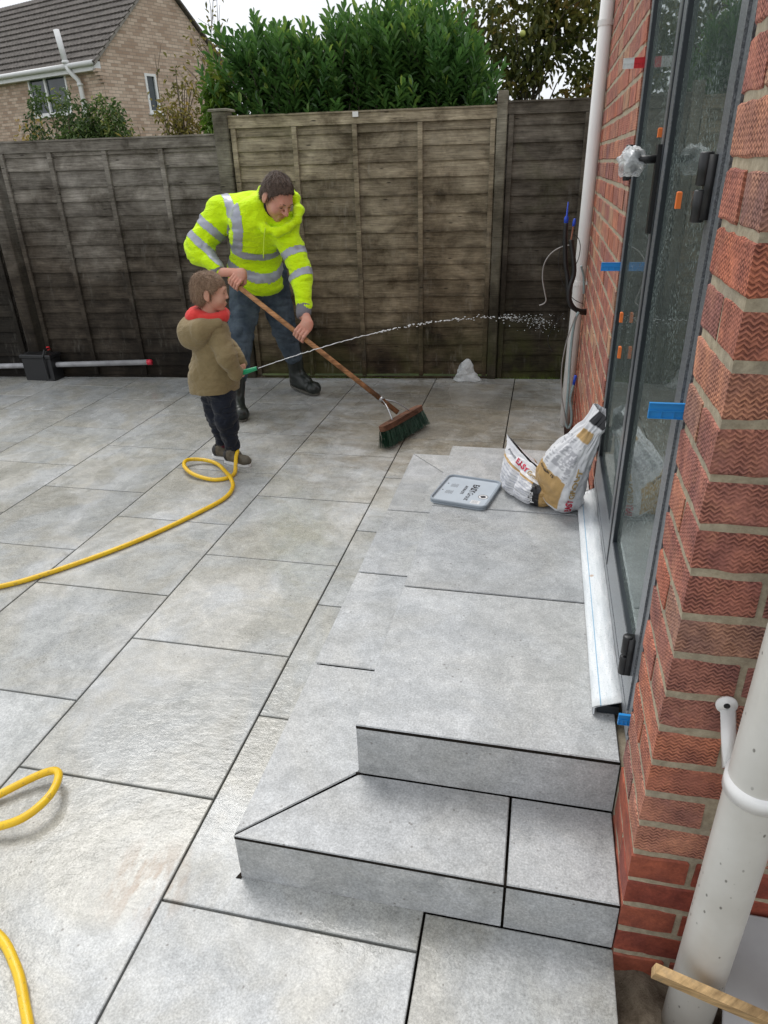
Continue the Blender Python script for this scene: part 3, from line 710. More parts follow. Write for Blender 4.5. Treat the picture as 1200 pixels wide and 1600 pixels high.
# conduits / cables
def cable(name, pts, r, mat, parent=None, n=8): return G().tube(spline(pts, 8), r, n).make(name, mat, parent, True)
GREYC = simple('grey_cable', (.28, .31, .31), .45); BLUEC = simple('blue_tape', (.01, .06, .5), .4); THIN = simple('pale_wire', (.30, .29, .28), .5); AQUA = simple('water_pipe', (.30, .40, .41), .35)
cb = empty('cable_bundle', (-.1, 3.1, .7), 'black armoured cables with blue taped ends hanging from the wall beside the downpipe', 'cables')
yb = 3.05
cable('cable', [(-.150, yb, 1.20), (-.148, yb, 1.12), (-.135, yb, 1.0), (-.118, yb, .93), (-.105, yb, .84), (-.08, yb, .78), (-.035, yb+.02, .745), (.01, yb+.05, .735)], .0125, BLACKPL, cb)
cable('cable', [(-.118, yb-.02, 1.12), (-.098, yb-.02, 1.03), (-.088, yb-.02, .95), (-.105, yb-.02, .86), (-.09, yb-.02, .79), (-.04, yb, .755), (.01, yb+.04, .75)], .0125, BLACKPL, cb)
G().tube([(-.150, yb, 1.195), (-.150, yb, 1.225), (-.149, yb, 1.235), (-.148, yb, 1.30)], [.0115, .0115, .005, .003], 8).make('taped_end', BLUEC, cb, True)
G().tube([(-.118, yb-.02, 1.12), (-.113, yb-.02, 1.19)], .004, 6).make('bare_core', simple('copper', (.3, .13, .08), .4), cb)
G().tube([(-.113, yb-.02, 1.185), (-.110, yb-.02, 1.20), (-.108, yb-.02, 1.222)], [.006, .009, .006], 8).make('taped_end', BLUEC, cb, True)
cable('thin_wire', [(-.10, yb, 1.09), (-.15, yb, 1.088), (-.21, yb, 1.055), (-.245, yb, 1.0), (-.25, yb, .93), (-.235, yb, .86), (-.222, yb, .81), (-.235, yb, .79), (-.256, yb, .782)], .0032, THIN, cb, 6)
cable('thin_wire', [(-.155, yb, 1.13), (-.172, yb, 1.05), (-.165, yb, .97), (-.135, yb, .89), (-.08, yb, .82), (-.02, yb, .79)], .002, BLACKPL, cb, 5)
cable('thin_wire', [(-.13, yb, 1.145), (-.09, yb, 1.135), (-.068, yb, 1.09), (-.07, yb, 1.03), (-.085, yb, .985)], .002, BLACKPL, cb, 5)
cable('thin_wire', [(-.12, yb+.1, .72), (-.17, yb+.3, .6), (-.19, yb+.4, .5), (-.16, yb+.5, .41)], .0028, BLACKPL, cb, 5)
wp = empty('water_pipes', (-.04, 3.1, 0), 'thin pale grey pipes and white wire looped down the wall foot behind the downpipe', 'pipes')
cable('pipe_loop', [(-.045, yb-.04, .755), (-.062, yb-.04, .70), (-.068, yb-.05, .55), (-.062, yb-.05, .35), (-.058, yb-.05, .16), (-.045, yb-.05, .10), (-.028, yb-.05, .12), (-.030, yb-.05, .19), (-.045, yb-.05, .27), (-.035, yb-.05, .36)], .0075, AQUA, wp)
cable('pipe_loop', [(-.02, yb+.1, .83), (-.03, yb+.08, .92), (-.05, yb+.06, .98)], .006, AQUA, wp)
cable('thin_wire', [(-.06, yb-.06, .74), (-.095, yb-.06, .60), (-.108, yb-.06, .45), (-.095, yb-.06, .30), (-.070, yb-.06, .19), (-.055, yb-.06, .13)], .0034, THIN, wp, 6)
G().tube([(-.035, yb-.05, .355), (-.028, yb-.05, .41)], .008, 8).make('taped_end', BLUEC, wp, True)
# ------------------------------------------------------------------ near waste pipe + clip
def wpx(z): return .149+.115*(z-.0)*.0+ .0
nb = empty('soil_pipe', (.185, -.062, -.12), 'fat scuffed white waste pipe in the bottom right corner in front of the brick pier', 'waste pipe')
ax = [(.136, -.064, -.05), (.136, -.064, .3), (.135, -.064, .66), (.134, -.064, 1.6)]
G().tube(ax, .0435, 40).make('pipe', PVC_OLD, nb, True)
g = G(); g.tube([(.135, -.064, .607), (.135, -.064, .636)], .0475, 32); g.add([(.093, -.038, .625), (.112, -.030, .625), (.104, .012, .705), (.084, .012, .695), (.093, -.030, .612), (.112, -.022, .612), (.110, .016, .690), (.090, .016, .680)], [[0, 1, 2, 3], [7, 6, 5, 4], [0, 4, 5, 1], [1, 5, 6, 2], [2, 6, 7, 3], [3, 7, 4, 0]])
g.tube([(.092, .012, .706), (.092, .0165, .706)], .0165, 20); g.make('pipe_clip', PVC, nb, True)
G().tube([(.092, .0105, .706), (.092, .0118, .706)], .005, 10).make('screw', BLACKPL, nb)
# timber lath
LATH = m_wood('fresh_timber', (.78, .55, .30), (.76, .53, .28), (.72, .50, .26), 1.0)
lt = Vector((.025, -.125, .222)); le = Vector((.40, -.125, .075))
dx = (le-lt).normalized(); up = Vector((0, -.35, .93)); up = (up-dx*up.dot(dx)).normalized(); dd = dx.cross(up)
Mx = Matrix((dx, dd, up)).transposed().to_4x4(); Mx.translation = lt
g = G(); L = (le-lt).length
g.add([tuple(Mx @ Vector(p)) for p in ((.0, 0, .023), (.016, 0, -.020), (L, 0, -.020), (L, 0, .023), (.0, .016, .023), (.016, .016, -.020), (L, .016, -.020), (L, .016, .023))],
      [[0, 1, 2, 3], [7, 6, 5, 4], [0, 4, 5, 1], [3, 2, 6, 7], [0, 3, 7, 4], [1, 5, 6, 2]])
o = g.make('timber_batten', LATH); tag(o, 'pale sawn timber batten with an angled end across the bottom of the waste pipe', 'timber')
# grey plastic tub at the lower right
GT = M('grey_tub_plastic', .5, .4); GT.color(GT.mix(GT.rng(GT.noise(GT.pos, 5, 5), .3, .7), (.26, .25, .25), (.36, .35, .345))); GT = GT.m
tb = empty('plastic_chute', (.30, -.05, -.1), 'smooth grey plastic sheet with a curved raised rim behind the waste pipe', 'plastic sheet')
v, f = [], []
nx, ny = 24, 24
for j in range(ny):
    for i in range(nx):
        x = .185+.40*i/(nx-1); y = -.16+.175*j/(ny-1)
        r_ = math.hypot(x-.36, y+.14); z = -.035+.24*max(0, (y+.16)/.175)**1.25
        z += .016/(1+math.exp((r_-.135)/.004))
        if r_ < .07: z -= .06/(1+math.exp((r_-.06)/.003))
        v.append((x, y, z))
f = [[j*nx+i, j*nx+i+1, (j+1)*nx+i+1, (j+1)*nx+i] for j in range(ny-1) for i in range(nx-1)]
o = mesh('moulded_sheet', v, f, GT, tb, True)
md = o.modifiers.new('sub', 'SUBSURF'); md.levels = 2; md.render_levels = 2; md = o.modifiers.new('sol', 'SOLIDIFY'); md.thickness = .004
G().tube([(.36, -.14, -.05), (.36, -.14, -.020)], .06, 28).make('dark_opening', BLACKPL, tb)
# rubble
RUB = simple('rubble', (.20, .13, .09), .95, var=.5, sc=30, bump=.6)
g = G()
for i in range(26): g.add(*crumple((.045+random.uniform(-.04, .12), -.22+random.uniform(-.12, .20), -.085), random.uniform(.006, .024), .5, i*3.1, (1.2, .9, .6), 8, 6))
tag(g.make('rubble', RUB), 'dark broken lumps in the soil at the foot of the brick pier', kind='stuff')
g = G()
for i in range(150): g.add(*crumple((-.115+random.uniform(0, .10), random.uniform(2.30, 3.35), -.075), random.uniform(.005, .016), .5, i*1.7, (1.2, .9, .7), 7, 5))
tag(g.make('gravel', RUB), 'loose brown stones lying in the trench along the wall', kind='stuff')
o = mesh('blue_scrap', *crumple((.062, -.29, -.055), .018, .5, 8, (1.1, .8, .7)), simple('lilac_plastic', (.45, .50, .75), .4)); tag(o, 'pale blue scrap of plastic in the soil by the waste pipe', 'litter')
o = mesh('orange_scrap', *crumple((.095, -.262, -.05), .010, .7, 18, (.6, .8, 1.5), 10, 8), ORANGE); tag(o, 'tiny orange shred on the soil by the waste pipe', 'litter')
for i, (x, y, lb) in enumerate(((.03, -.20, 'white chip nearest the slab edge on the brown soil'), (.055, -.185, 'white chip closest to the waste pipe foot on the soil'), (.02, -.175, 'white chip closest to the brick pier on the soil'))):
    o = mesh('white_chip', *crumple((x, y, -.085+.006), .0045, .4, 30+i, (1.3, .9, .6), 8, 6), WHITEP); tag(o, lb, 'chip', 'white chips on the soil')
# slab at bottom left: dark washed pebble spot
o = mesh('grey_pebble', *crumple((-.745, -.325, .0015), .0095, .15, 3, (1, .8, .16), 12, 6), simple('pebble_grey', (.12, .12, .11), .7)); tag(o, 'flat dark grey spot of dried adhesive on the nearest slab', 'adhesive spot')
# ------------------------------------------------------------------ grey pipe + box at left fence
pa, pe = Vector((-6.0, 3.80, .045)), Vector((-3.245, 3.955, .150))
gp = empty('drain_pipe', pa, 'long grey plastic pipe with a red taped end lying along the left fence', 'pipe')
G().tube([pa, pe], .021, 16).make('pipe', simple('grey_upvc', (.33, .33, .34), .4, var=.25, sc=14), gp, True)
dv = (pe-pa).normalized(); G().tube([pe-dv*.03, pe+dv*.004], .0225, 16).make('red_tape', simple('red_tape', (.62, .03, .06), .4, var=.3, sc=60), gp, True)
bb = empty('black_box', (-4.2, 3.86, 0), 'black plastic box standing over the grey pipe at the left fence', 'box')
g = G(); g.box((-4.335, 3.84, -.02), (-4.07, 3.96, .185), ch=.006); g.make('box_body', BLACKPL, bb)
g = G(); g.box((-4.345, 3.83, .1855), (-4.06, 3.97, .212), ch=.008); g.make('box_lid', BLACKPL, bb)
g = G(); g.tube([(-4.12, 3.832, .02), (-4.12, 3.822, .20), (-4.12, 3.86, .245), (-4.12, 3.92, .25)], .007, 8); g.make('strap', BLACKPL, bb)
G().box((-4.135, 3.91, .235), (-4.115, 3.925, .262)).make('red_clip', RED, bb)
# white plastic bag by the fence
BAGW = M('thin_white_plastic', .35, .5); BAGW.color((.66, .68, .68)); BAGW.b.inputs['Alpha'].default_value = .82; BAGW.bump(BAGW.noise(BAGW.obj, 16, 4, .6), .8, .03); BAGW = BAGW.m
v = []; f = []; nu, nv = 22, 14
for i in range(nv+1):
    t = i/nv
    for k in range(nu):
        a = 2*math.pi*k/nu; w = .088*(1-t)**.6*(1-.25*t)+.010; r_ = 1+.45*noise.noise((math.cos(a)*1.6, math.sin(a)*1.6, t*4+4))+.35*abs(noise.noise((math.cos(a)*4, math.sin(a)*4, t*5)))
        v.append((-.775+math.cos(a)*w*r_+.012*t, 4.24+math.sin(a)*w*r_*.45, .004+.165*t))
f = [[i*nu+k, i*nu+(k+1) % nu, (i+1)*nu+(k+1) % nu, (i+1)*nu+k] for i in range(nv) for k in range(nu)]
o = mesh('plastic_bag', v, f, BAGW, smooth=True); tag(o, 'small translucent white plastic bag standing at the foot of the fence', 'plastic bag')
#@@PART2
# ------------------------------------------------------------------ implicit surfaces -> meshes
def vnoise(P, sc, seed=0):
    Q = P*np.asarray(sc)+seed*17.31; I = np.floor(Q).astype(np.int64); Fq = Q-I; Fq = Fq*Fq*(3-2*Fq)
    def h(i, j, k):
        n = (i*374761393+j*668265263+k*2147483647+seed*1013) & 0x7fffffff
        n = (n ^ (n >> 13))*1274126177 & 0x7fffffff
        return ((n ^ (n >> 16)) & 0xffff)/32767.5-1
    o = 0
    for a in (0, 1):
        for b in (0, 1):
            for c in (0, 1):
                o = o+h(I[..., 0]+a, I[..., 1]+b, I[..., 2]+c)*np.where(a, Fq[..., 0], 1-Fq[..., 0])*np.where(b, Fq[..., 1], 1-Fq[..., 1])*np.where(c, Fq[..., 2], 1-Fq[..., 2])
    return o
A_ = lambda *p: np.array(p, float)
def cap(a, b, ra, rb, flat=None, ff=1.0):
    a, b = A_(*a), A_(*b)
    def fn(P):
        if flat is not None:
            d = A_(*flat); d = d/np.linalg.norm(d); m = (a+b)/2
            P = P+((P-m)@d)[..., None]*d*(1/ff-1)
        ab = b-a; t = np.clip(((P-a)@ab)/max(1e-9, ab@ab), 0, 1)
        return np.linalg.norm(P-a-t[..., None]*ab, axis=-1)-(ra+(rb-ra)*t)
    fn.lo = np.minimum(a-ra, b-rb); fn.hi = np.maximum(a+ra, b+rb); return fn
def ell(c, r, R=None):
    c, r = A_(*c), A_(*r)
    def fn(P):
        d = P-c
        if R is not None: d = d@R
        k = np.linalg.norm(d/r, axis=-1); k2 = np.linalg.norm(d/(r*r), axis=-1)
        return np.where(k2 > 1e-9, k*(k-1)/np.maximum(k2, 1e-9), -r.min())
    m = r.max(); fn.lo = c-m; fn.hi = c+m; return fn
def chain(pts, rs):
    return [cap(pts[i], pts[i+1], rs[i], rs[i+1]) for i in range(len(pts)-1)]
def smin(a, b, k):
    if k <= 0: return np.minimum(a, b)
    h = np.clip(.5+.5*(b-a)/k, 0, 1); return b*(1-h)+a*h-k*h*(1-h)
def union(prims, k):
    def fn(P):
        d = prims[0](P)
        for p in prims[1:]: d = smin(d, p(P), k)
        return d
    fn.lo = np.min([p.lo for p in prims], 0); fn.hi = np.max([p.hi for p in prims], 0); return fn
def nets(fn, h, pad=.03, lo=None, hi=None):
    lo = (fn.lo if lo is None else A_(*lo))-pad; hi = (fn.hi if hi is None else A_(*hi))+pad
    n = np.ceil((hi-lo)/h).astype(int)+1
    ax = [lo[i]+h*np.arange(n[i]) for i in range(3)]
    V = np.empty(n)
    for i in range(0, n[0], 24):
        P = np.stack(np.meshgrid(ax[0][i:i+24], ax[1], ax[2], indexing='ij'), -1); V[i:i+24] = fn(P)
    Sg = V < 0
    acc = np.zeros((n[0]-1, n[1]-1, n[2]-1, 3)); cnt = np.zeros(n-1)
    cor = [(a, b, c) for a in (0, 1) for b in (0, 1) for c in (0, 1)]
    sl_ = lambda a, m: slice(a, a+m-1)
    for axi in range(3):
        for u in (0, 1):
            for w in (0, 1):
                o1 = [0, 0, 0]; oth = [i for i in range(3) if i != axi]; o1[oth[0]] = u; o1[oth[1]] = w; o2 = list(o1); o2[axi] = 1
                a = V[tuple(sl_(o1[i], n[i]) for i in range(3))]; b = V[tuple(sl_(o2[i], n[i]) for i in range(3))]
                m = (a < 0) != (b < 0); t = np.where(m, a/np.where(m, a-b, 1), 0)
                for i in range(3):
                    acc[..., i] += np.where(m, o1[i]+(t if i == axi else 0), 0)
                cnt += m
    act = cnt > 0; idx = -np.ones(n-1, int); idx[act] = np.arange(act.sum())
    ijk = np.argwhere(act); verts = lo+h*(ijk+acc[act]/cnt[act][:, None])
    faces = []
    for axi in range(3):
        oth = [(axi+1) % 3, (axi+2) % 3]
        s1 = [slice(1, n[i]-1) for i in range(3)]; s1[axi] = slice(0, n[axi]-1); s2 = list(s1); s2[axi] = slice(1, n[axi])
        a = Sg[tuple(s1)]; b = Sg[tuple(s2)]; m = np.argwhere(a != b)
        if not len(m): continue
        g = m.copy(); g[:, oth[0]] += 1; g[:, oth[1]] += 1
        ain = a[tuple(m.T)]
        def id_(du, dv): q = g.copy(); q[:, oth[0]] -= du; q[:, oth[1]] -= dv; return idx[tuple(q.T)]
        Q = np.stack([id_(1, 1), id_(0, 1), id_(0, 0), id_(1, 0)], 1)
        Q[~ain] = Q[~ain][:, ::-1]; faces.append(Q)
    return verts, np.concatenate(faces)
def vnormals(v, f):
    a, b, c, d = (v[f[:, i]] for i in range(4)); n = np.cross(c-a, d-b); N = np.zeros_like(v)
    for i in range(4): np.add.at(N, f[:, i], n)
    return N/np.maximum(1e-12, np.linalg.norm(N, axis=1))[:, None]
def submesh(v, f, mask, push):
    N = vnormals(v, f); F2 = f[mask]; u, inv = np.unique(F2, return_inverse=True)
    return v[u]+N[u]*push, inv.reshape(F2.shape)
def joinm(parts):
    V = []; Fs = []; n = 0
    for v, f in parts: V.append(v); Fs.append(f+n); n += len(v)
    return np.concatenate(V), np.concatenate(Fs)
def frame(fwd, up):
    y = A_(*fwd); y /= np.linalg.norm(y); z = A_(*up); z -= y*(z@y); z /= np.linalg.norm(z); x = np.cross(y, z)
    return np.stack([x, y, z], 1)      # columns
# ------------------------------------------------------------------ skin / cloth materials
def m_skin(name, base, red):
    m = M(name, .5, .4); n = m.noise(m.obj, 18, 4, .6)
    m.color(m.mix(m.rng(n, .35, .7), base, red)); m.b.inputs['Subsurface Weight'].default_value = .08; m.b.inputs['Subsurface Radius'].default_value = (.01, .004, .002)
    m.bump(m.noise(m.obj, 300, 2), .15, .001); return m.m
def m_cloth(name, a, b, sc=9, weave=500, rough=.9, fold=.0, bumpd=.002):
    m = M(name, rough, .2); n = m.noise(m.obj, sc, 5, .6)
    m.color(m.mix(m.rng(n, .3, .7), a, b)); m.b.inputs['Sheen Weight'].default_value = .15
    m.bump(m.noise(m.obj, weave, 2, .6), .3, .001)
    if fold: m.bump(m.noise(m.vec(m.obj, (1, 1, 1.7)), 24, 4, .55, .8), fold, .02)
    return m.m
def m_hair(name, a, b):
    m = M(name, .55, .35); q = m.vec(m.obj, (160, 34, 60)); n = m.noise(q, 1., 4, .6, 1.2)
    m.color(m.mix(m.rng(n, .3, .7), a, b)); m.bump(n, .9, .004); return m.m
HIVIS = m_cloth('hivis_fleece', (.58, .86, .004), (.70, 1.0, .006), 7, 420, .85, .7)
REFL = simple('reflective_tape', (.36, .375, .43), .42, .25, var=.12, sc=16, bump=.3)
JEAN = M('denim', .9, .2); n_ = JEAN.noise(JEAN.obj, 7, 6, .65); JEAN.color(JEAN.mix(JEAN.rng(n_, .35, .68), (.035, .050, .068), (.105, .135, .165))); JEAN.bump(JEAN.noise(JEAN.obj, 500, 2), .3, .001); JEAN.bump(JEAN.noise(JEAN.vec(JEAN.obj, (1, 1, 2)), 14, 4, .6, 1), .5, .02); JEAN = JEAN.m
RUBBER = simple('boot_rubber', (.016, .020, .017), .34, var=.3, sc=12)
SOLE = simple('boot_sole', (.09, .085, .07), .7)
SKIN_M = m_skin('skin_adult', (.62, .33, .24), (.60, .25, .175)); SKIN_C = m_skin('skin_child', (.62, .36, .26), (.60, .30, .20))
HAIR_M = m_hair('hair_dark_brown', (.040, .025, .018), (.17, .115, .085)); HAIR_C = m_hair('hair_light_brown', (.16, .095, .055), (.38, .25, .16))
COAT = m_cloth('khaki_coat', (.20, .150, .072), (.27, .205, .105), 6, 380, .8, .5); RLIN = m_cloth('red_hood_cloth', (.60, .035, .03), (.72, .06, .05), 8, 400, .85, .3)
NAVY = m_cloth('navy_jogger', (.006, .008, .014), (.013, .016, .026), 8, 420, .9, .4)
CUFF = simple('grey_ribbing', (.17, .165, .18), .85); MAROON = simple('maroon_sock', (.10, .015, .03), .9)
DARKC = simple('dark_lining', (.02, .016, .02), .9); EYE = simple('eye_dark', (.02, .014, .01), .25); LIP = simple('lips', (.40, .13, .10), .5)
# ------------------------------------------------------------------ heads and hands
def head_parts(T, R, s, child=False, neck_to=None, neck_r=.055):
    jw = .88 if child else 1.0
    pr = [ell((0, -.012, .030), (.076, .097, .088)), ell((0, .022, -.045), (.056*jw, .062, .062)), ell((0, .072 if not child else .064, -.088), (.024, .018, .018)),
          ell((.036, .058, -.028), (.030, .028, .032)), ell((-.036, .058, -.028), (.030, .028, .032)), cap((-.030, .079, .026), (.030, .079, .026), .013, .013)]
    nose = [cap((0, .088, .018), (0, .112 if not child else .098, -.018), .007, .0125 if not child else .010), ell((.011, .098, -.022), (.008, .009, .007)), ell((-.011, .098, -.022), (.008, .009, .007))]
    lips = [cap((-.020, .088, -.055), (.020, .088, -.055), .006, .006), cap((-.016, .087, -.065), (.016, .087, -.065), .0065, .0065)]
    ears = []
    for sx in (1, -1):
        ears += [ell((sx*.080, -.012, -.004), (.007, .019, .031)), ell((sx*.076, -.006, -.026), (.008, .011, .014))]
    sock = [ell((sx*.031, .098, .010), (.018, .016, .012)) for sx in (1, -1)]; lids = [ell((sx*.031, .073, .009), (.0135, .0125, .011)) for sx in (1, -1)]
    earhol = [ell((sx*.089, -.006, -.002), (.006, .010, .016)) for sx in (1, -1)]
    def fn(P):
        d = union(pr, .028)(P); d = smin(d, union(nose, .008)(P), .012)
        so = union(sock, .002)(P); k = .010; hh = np.clip(.5-.5*(d+so)/k, 0, 1); d = d*(1-hh)+(-so)*hh+k*hh*(1-hh)
        d = smin(d, union(lids, .001)(P), .004); d = smin(d, union(lips, .003)(P), .006)
        mo = cap((-.019, .096, -.060), (.019, .096, -.060), .0022, .0022)(P); d = np.maximum(d, -mo-.001)
        e = union(ears, .006)(P); e = np.maximum(e, -union(earhol, .001)(P)); d = smin(d, e, .006)
        return d
    fn.lo = A_(-.095, -.115, -.125); fn.hi = A_(.095, .13, .125)
    v, f = nets(fn, .0042 if not child else .0044, .01)
    tf = lambda v: (v*s)@R.T+T
    out = [(tf(v), f)]
    # hair
    hs_ = [ell((0, -.012, .040), (.0795, .102, .094)), ell((0, -.042, -.01), (.071, .069, .075))] if not child else [ell((0, -.014, .036), (.083, .104, .092)), ell((0, -.045, -.01), (.074, .070, .075))]
    ys_ = [-.14, -.05, -.025, .008, .018, .038, .055, .075, .1]; zs_ = [-.075, -.072, -.045, -.030, .012, .052, .074, .092, .11]
    if child: ys_ = [-.14, -.05, -.025, .010, .022, .045, .07, .10]; zs_ = [-.078, -.075, -.045, -.020, .010, .034, .046, .050]
    def hf(P):
        d = union(hs_, .02)(P)+.0015*vnoise(P, (150, 50, 60), 3)+.0030*vnoise(P, (40, 16, 24), 5)
        zc = np.interp(P[..., 1], ys_, zs_)+.009*vnoise(P, (110, 80, 10), 8)
        d = np.maximum(d, (zc-P[..., 2])*.7)
        eh = union([ell((sx*.085, -.012, -.004), (.022, .024, .034)) for sx in (1, -1)], .001)(P)
        return np.maximum(d, -eh)
    hf.lo = A_(-.1, -.135, -.1); hf.hi = A_(.1, .11, .145)
    hv, hfc = nets(hf, .0042, .012)
    N = vnormals(hv, hfc); rr_ = np.random.default_rng(5); ids = rr_.choice(len(hv), 5200); p = hv[ids]; nn = N[ids]
    fl = p-A_(0, -.055, .11); fl[:, 1] += .03; fl -= nn*(fl*nn).sum(1)[:, None]; fl /= np.maximum(1e-6, np.linalg.norm(fl, axis=1))[:, None]; fl += rr_.normal(0, .16, fl.shape)+nn*.30
    sd_ = np.cross(fl, nn); sd_ /= np.maximum(1e-6, np.linalg.norm(sd_, axis=1))[:, None]; L = rr_.uniform(.012, .026, (len(p), 1))*np.where(p[:, 1:2] > .03, .45, 1); w = .0011
    sv = np.concatenate([p-sd_*w, p+sd_*w, p+fl*L+nn*.0015+sd_*w*.3, p+fl*L+nn*.0015-sd_*w*.3]); k = len(p); i = np.arange(k); sf = np.stack([i, i+k, i+2*k, i+3*k], 1)
    hv, hfc = joinm([(hv, hfc), (sv, sf)])
    return out, (tf(hv), hfc), tf
HANDLE_R = .0155
def hand_grip(T, R, s=1.0, hr=HANDLE_R, mirror=1, wrist=None):
    # local: X along the handle, Z towards the wrist, Y over the knuckle side
    wl = A_(0, -.002, .150) if wrist is None else ((A_(*wrist)-A_(*T))@R)/s
    pr = [ell((0, .016, .062), (.041, .018, .042)), cap((0, .006, .085), wl, .027, .029)]
    r = hr+.009
    fg = []
    for i, (x, L) in enumerate(((-.031, .92), (-.0105, 1.0), (.0105, .97), (.030, .84))):
        q = [(x, .024, .040), (x*1.02, r+.008, .008), (x*1.0, r*.72, -r*.80*L), (x*.98, -r*.35, -r*1.0*L)]
        fg += [union(chain(q, [.0105, .0095, .0085, .0075]), .002)]
    th = union(chain([(mirror*-.026, .004, .075), (mirror*-.040, -.014, .045), (mirror*-.030, -r*1.0, .018), (mirror*-.010, -r*1.05, -.004)], [.016, .0125, .0105, .0085]), .003)
    def fn(P):
        d = union(pr, .02)(P)
        for g_ in fg: d = smin(d, g_(P), .007) if g_ is fg[0] else np.minimum(d, g_(P)) if False else smin(d, g_(P), .0045)
        return smin(d, th(P), .008)
    fn.lo = np.minimum(A_(-.062, -.045, -.05), wl-.03); fn.hi = np.maximum(A_(.062, .055, .12), wl+.03)
    v, f = nets(fn, .0034, .006)
    if mirror < 0: pass
    return (v*s)@R.T+A_(*T), f
def npmesh(name, vf, mat, parent, smooth=True): return mesh(name, vf[0], vf[1], mat, parent, smooth)
# ------------------------------------------------------------------ man with broom
bh0, bh1 = A_(-2.19, 3.300, .880), A_(-1.06, 3.035, .135)       # handle ends
hd = (bh1-bh0)/np.linalg.norm(bh1-bh0)
man = empty('person', (-2.1, 3.5, 0), 'man in a fluorescent yellow hooded sweatshirt, jeans and dark wellington boots bending to sweep', 'person')
ff = A_(.60, -.62, -.50); T_h = A_(-1.868, 3.43, 1.338)
Rh = frame((.70, -.40, -.74), (.44, -.24, .86))
hp, hair, tfm = head_parts(T_h, Rh, 1.07)
neck = nets(union([cap(T_h+Rh@A_(0, -.03, -.03), (-2.02, 3.60, 1.20), .056, .07)], .01), .008)
core = nets(union([cap((-2.06, 3.57, 1.16), (-2.15, 3.68, .92), .09, .09), cap((-2.14, 3.66, .86), (-2.21, 3.44, .50), .08, .05), cap((-2.10, 3.70, .86), (-2.0, 3.73, .50), .08, .05),
    cap((-2.21, 3.44, .50), (-2.21, 3.28, .12), .045, .035), cap((-2.0, 3.73, .50), (-1.985, 3.85, .14), .045, .035),
    *chain([(-2.30, 3.57, 1.24), (-2.44, 3.48, 1.03), (-2.27, 3.35, .925)], [.05, .042, .03]), *chain([(-1.85, 3.50, 1.14), (-1.735, 3.41, .89), (-1.702, 3.26, .665)], [.05, .042, .03])], .03), .013)
def gripR(zdir, ydir):
    X = hd; z = A_(*zdir); z -= X*(z@X); z /= np.linalg.norm(z); y = np.cross(z, X)
    if y@A_(*ydir) < 0: X = -X; y = np.cross(z, X)
    return np.stack([X, y, z], 1)
hR = bh0+hd*.055; hL = bh0+hd*.595
RRm = gripR((-.45, .30, .80), (.2, -1, .2)); RLm = gripR((.12, .35, .95), (.1, -1, .2))
handR = hand_grip(hR, RRm, .98, mirror=1, wrist=(-2.262, 3.345, .915)); handL = hand_grip(hL, RLm, 1.06, mirror=-1, wrist=(-1.699, 3.265, .690))
npmesh('body', joinm(hp+[neck, core, handR, handL]), SKIN_M, man)
npmesh('hair', hair, HAIR_M, man)
def face_bits(tf, parent, mat_brow, s=1.0, child=False):
    for sx in (1, -1):
        g = G(); P = [tf(A_(*p)) for p in ((sx*.016, .0925, .0295), (sx*.031, .0915, .034), (sx*.046, .080, .029))]; g.tube(P, [.0030*s, .0036*s, .002*s], 6); g.make('eyebrow', mat_brow, parent, True)
        g = G(); P = [tf(A_(*p)) for p in ((sx*.020, .0835, .006), (sx*.031, .0868, .0035), (sx*.042, .0815, .006))]; g.tube(P, [.0012*s, .0022*s, .0012*s], 6); g.make('eyelash', EYE, parent, True)
    g = G(); P = [tf(A_(*p)) for p in ((-.019, .0915, -.0585), (0, .0958, -.0575), (.019, .0915, -.0585))]; g.tube(P, [.001*s, .0035*s, .001*s], 6); g.make('mouth', LIP, parent, True)
face_bits(tfm, man, HAIR_M)
# hoodie
ax_ = A_(.34, -.43, .82); ax_ /= np.linalg.norm(ax_)
torso = [cap((-2.150, 3.650, .905), (-2.035, 3.515, 1.175), .176, .194, (.6, -.62, -.5), .70), cap((-2.285, 3.575, 1.255), (-1.875, 3.520, 1.155), .105, .100),
         ell((-2.13, 3.655, 1.25), (.19, .13, .13)), cap((-2.18, 3.62, .86), (-2.08, 3.60, .84), .150, .150, (.6, -.62, 0), .85)]
armR = [union(chain([(-2.295, 3.565, 1.245), (-2.455, 3.485, 1.065), (-2.43, 3.455, 1.02)], [.104, .086, .080]), .03), cap((-2.43, 3.455, 1.02), (-2.285, 3.36, .925), .074, .050)]
armL = [cap((-1.865, 3.500, 1.150), (-1.745, 3.415, .900), .092, .066), cap((-1.745, 3.415, .900), (-1.700, 3.275, .700), .066, .052)]
def hoodpts():
    c = A_(-1.900, 3.475, 1.265); out = []
    for a in np.linspace(0, 2*math.pi, 13)[:-1]:
        # ring in a plane tilted towards the viewer, wide behind the head, close under the chin
        p = c+A_(.135, .03, 0)*math.cos(a)*1.02+A_(-.035, .105, .115)*math.sin(a)*1.0
        out.append((p, .026+.020*max(0, math.sin(a))))
    return out
hpn = hoodpts()
hood = [cap(hpn[i][0], hpn[(i+1) % 12][0], hpn[i][1], hpn[(i+1) % 12][1]) for i in range(12)]
hood += [cap((-2.03, 3.60, 1.30), (-1.95, 3.62, 1.345), .085, .06)]
TU, RU, LU, HU = union(torso, .06), union(armR, .05), union(armL, .05), union(hood, .03)
FWD = A_(.6, -.62, -.5)
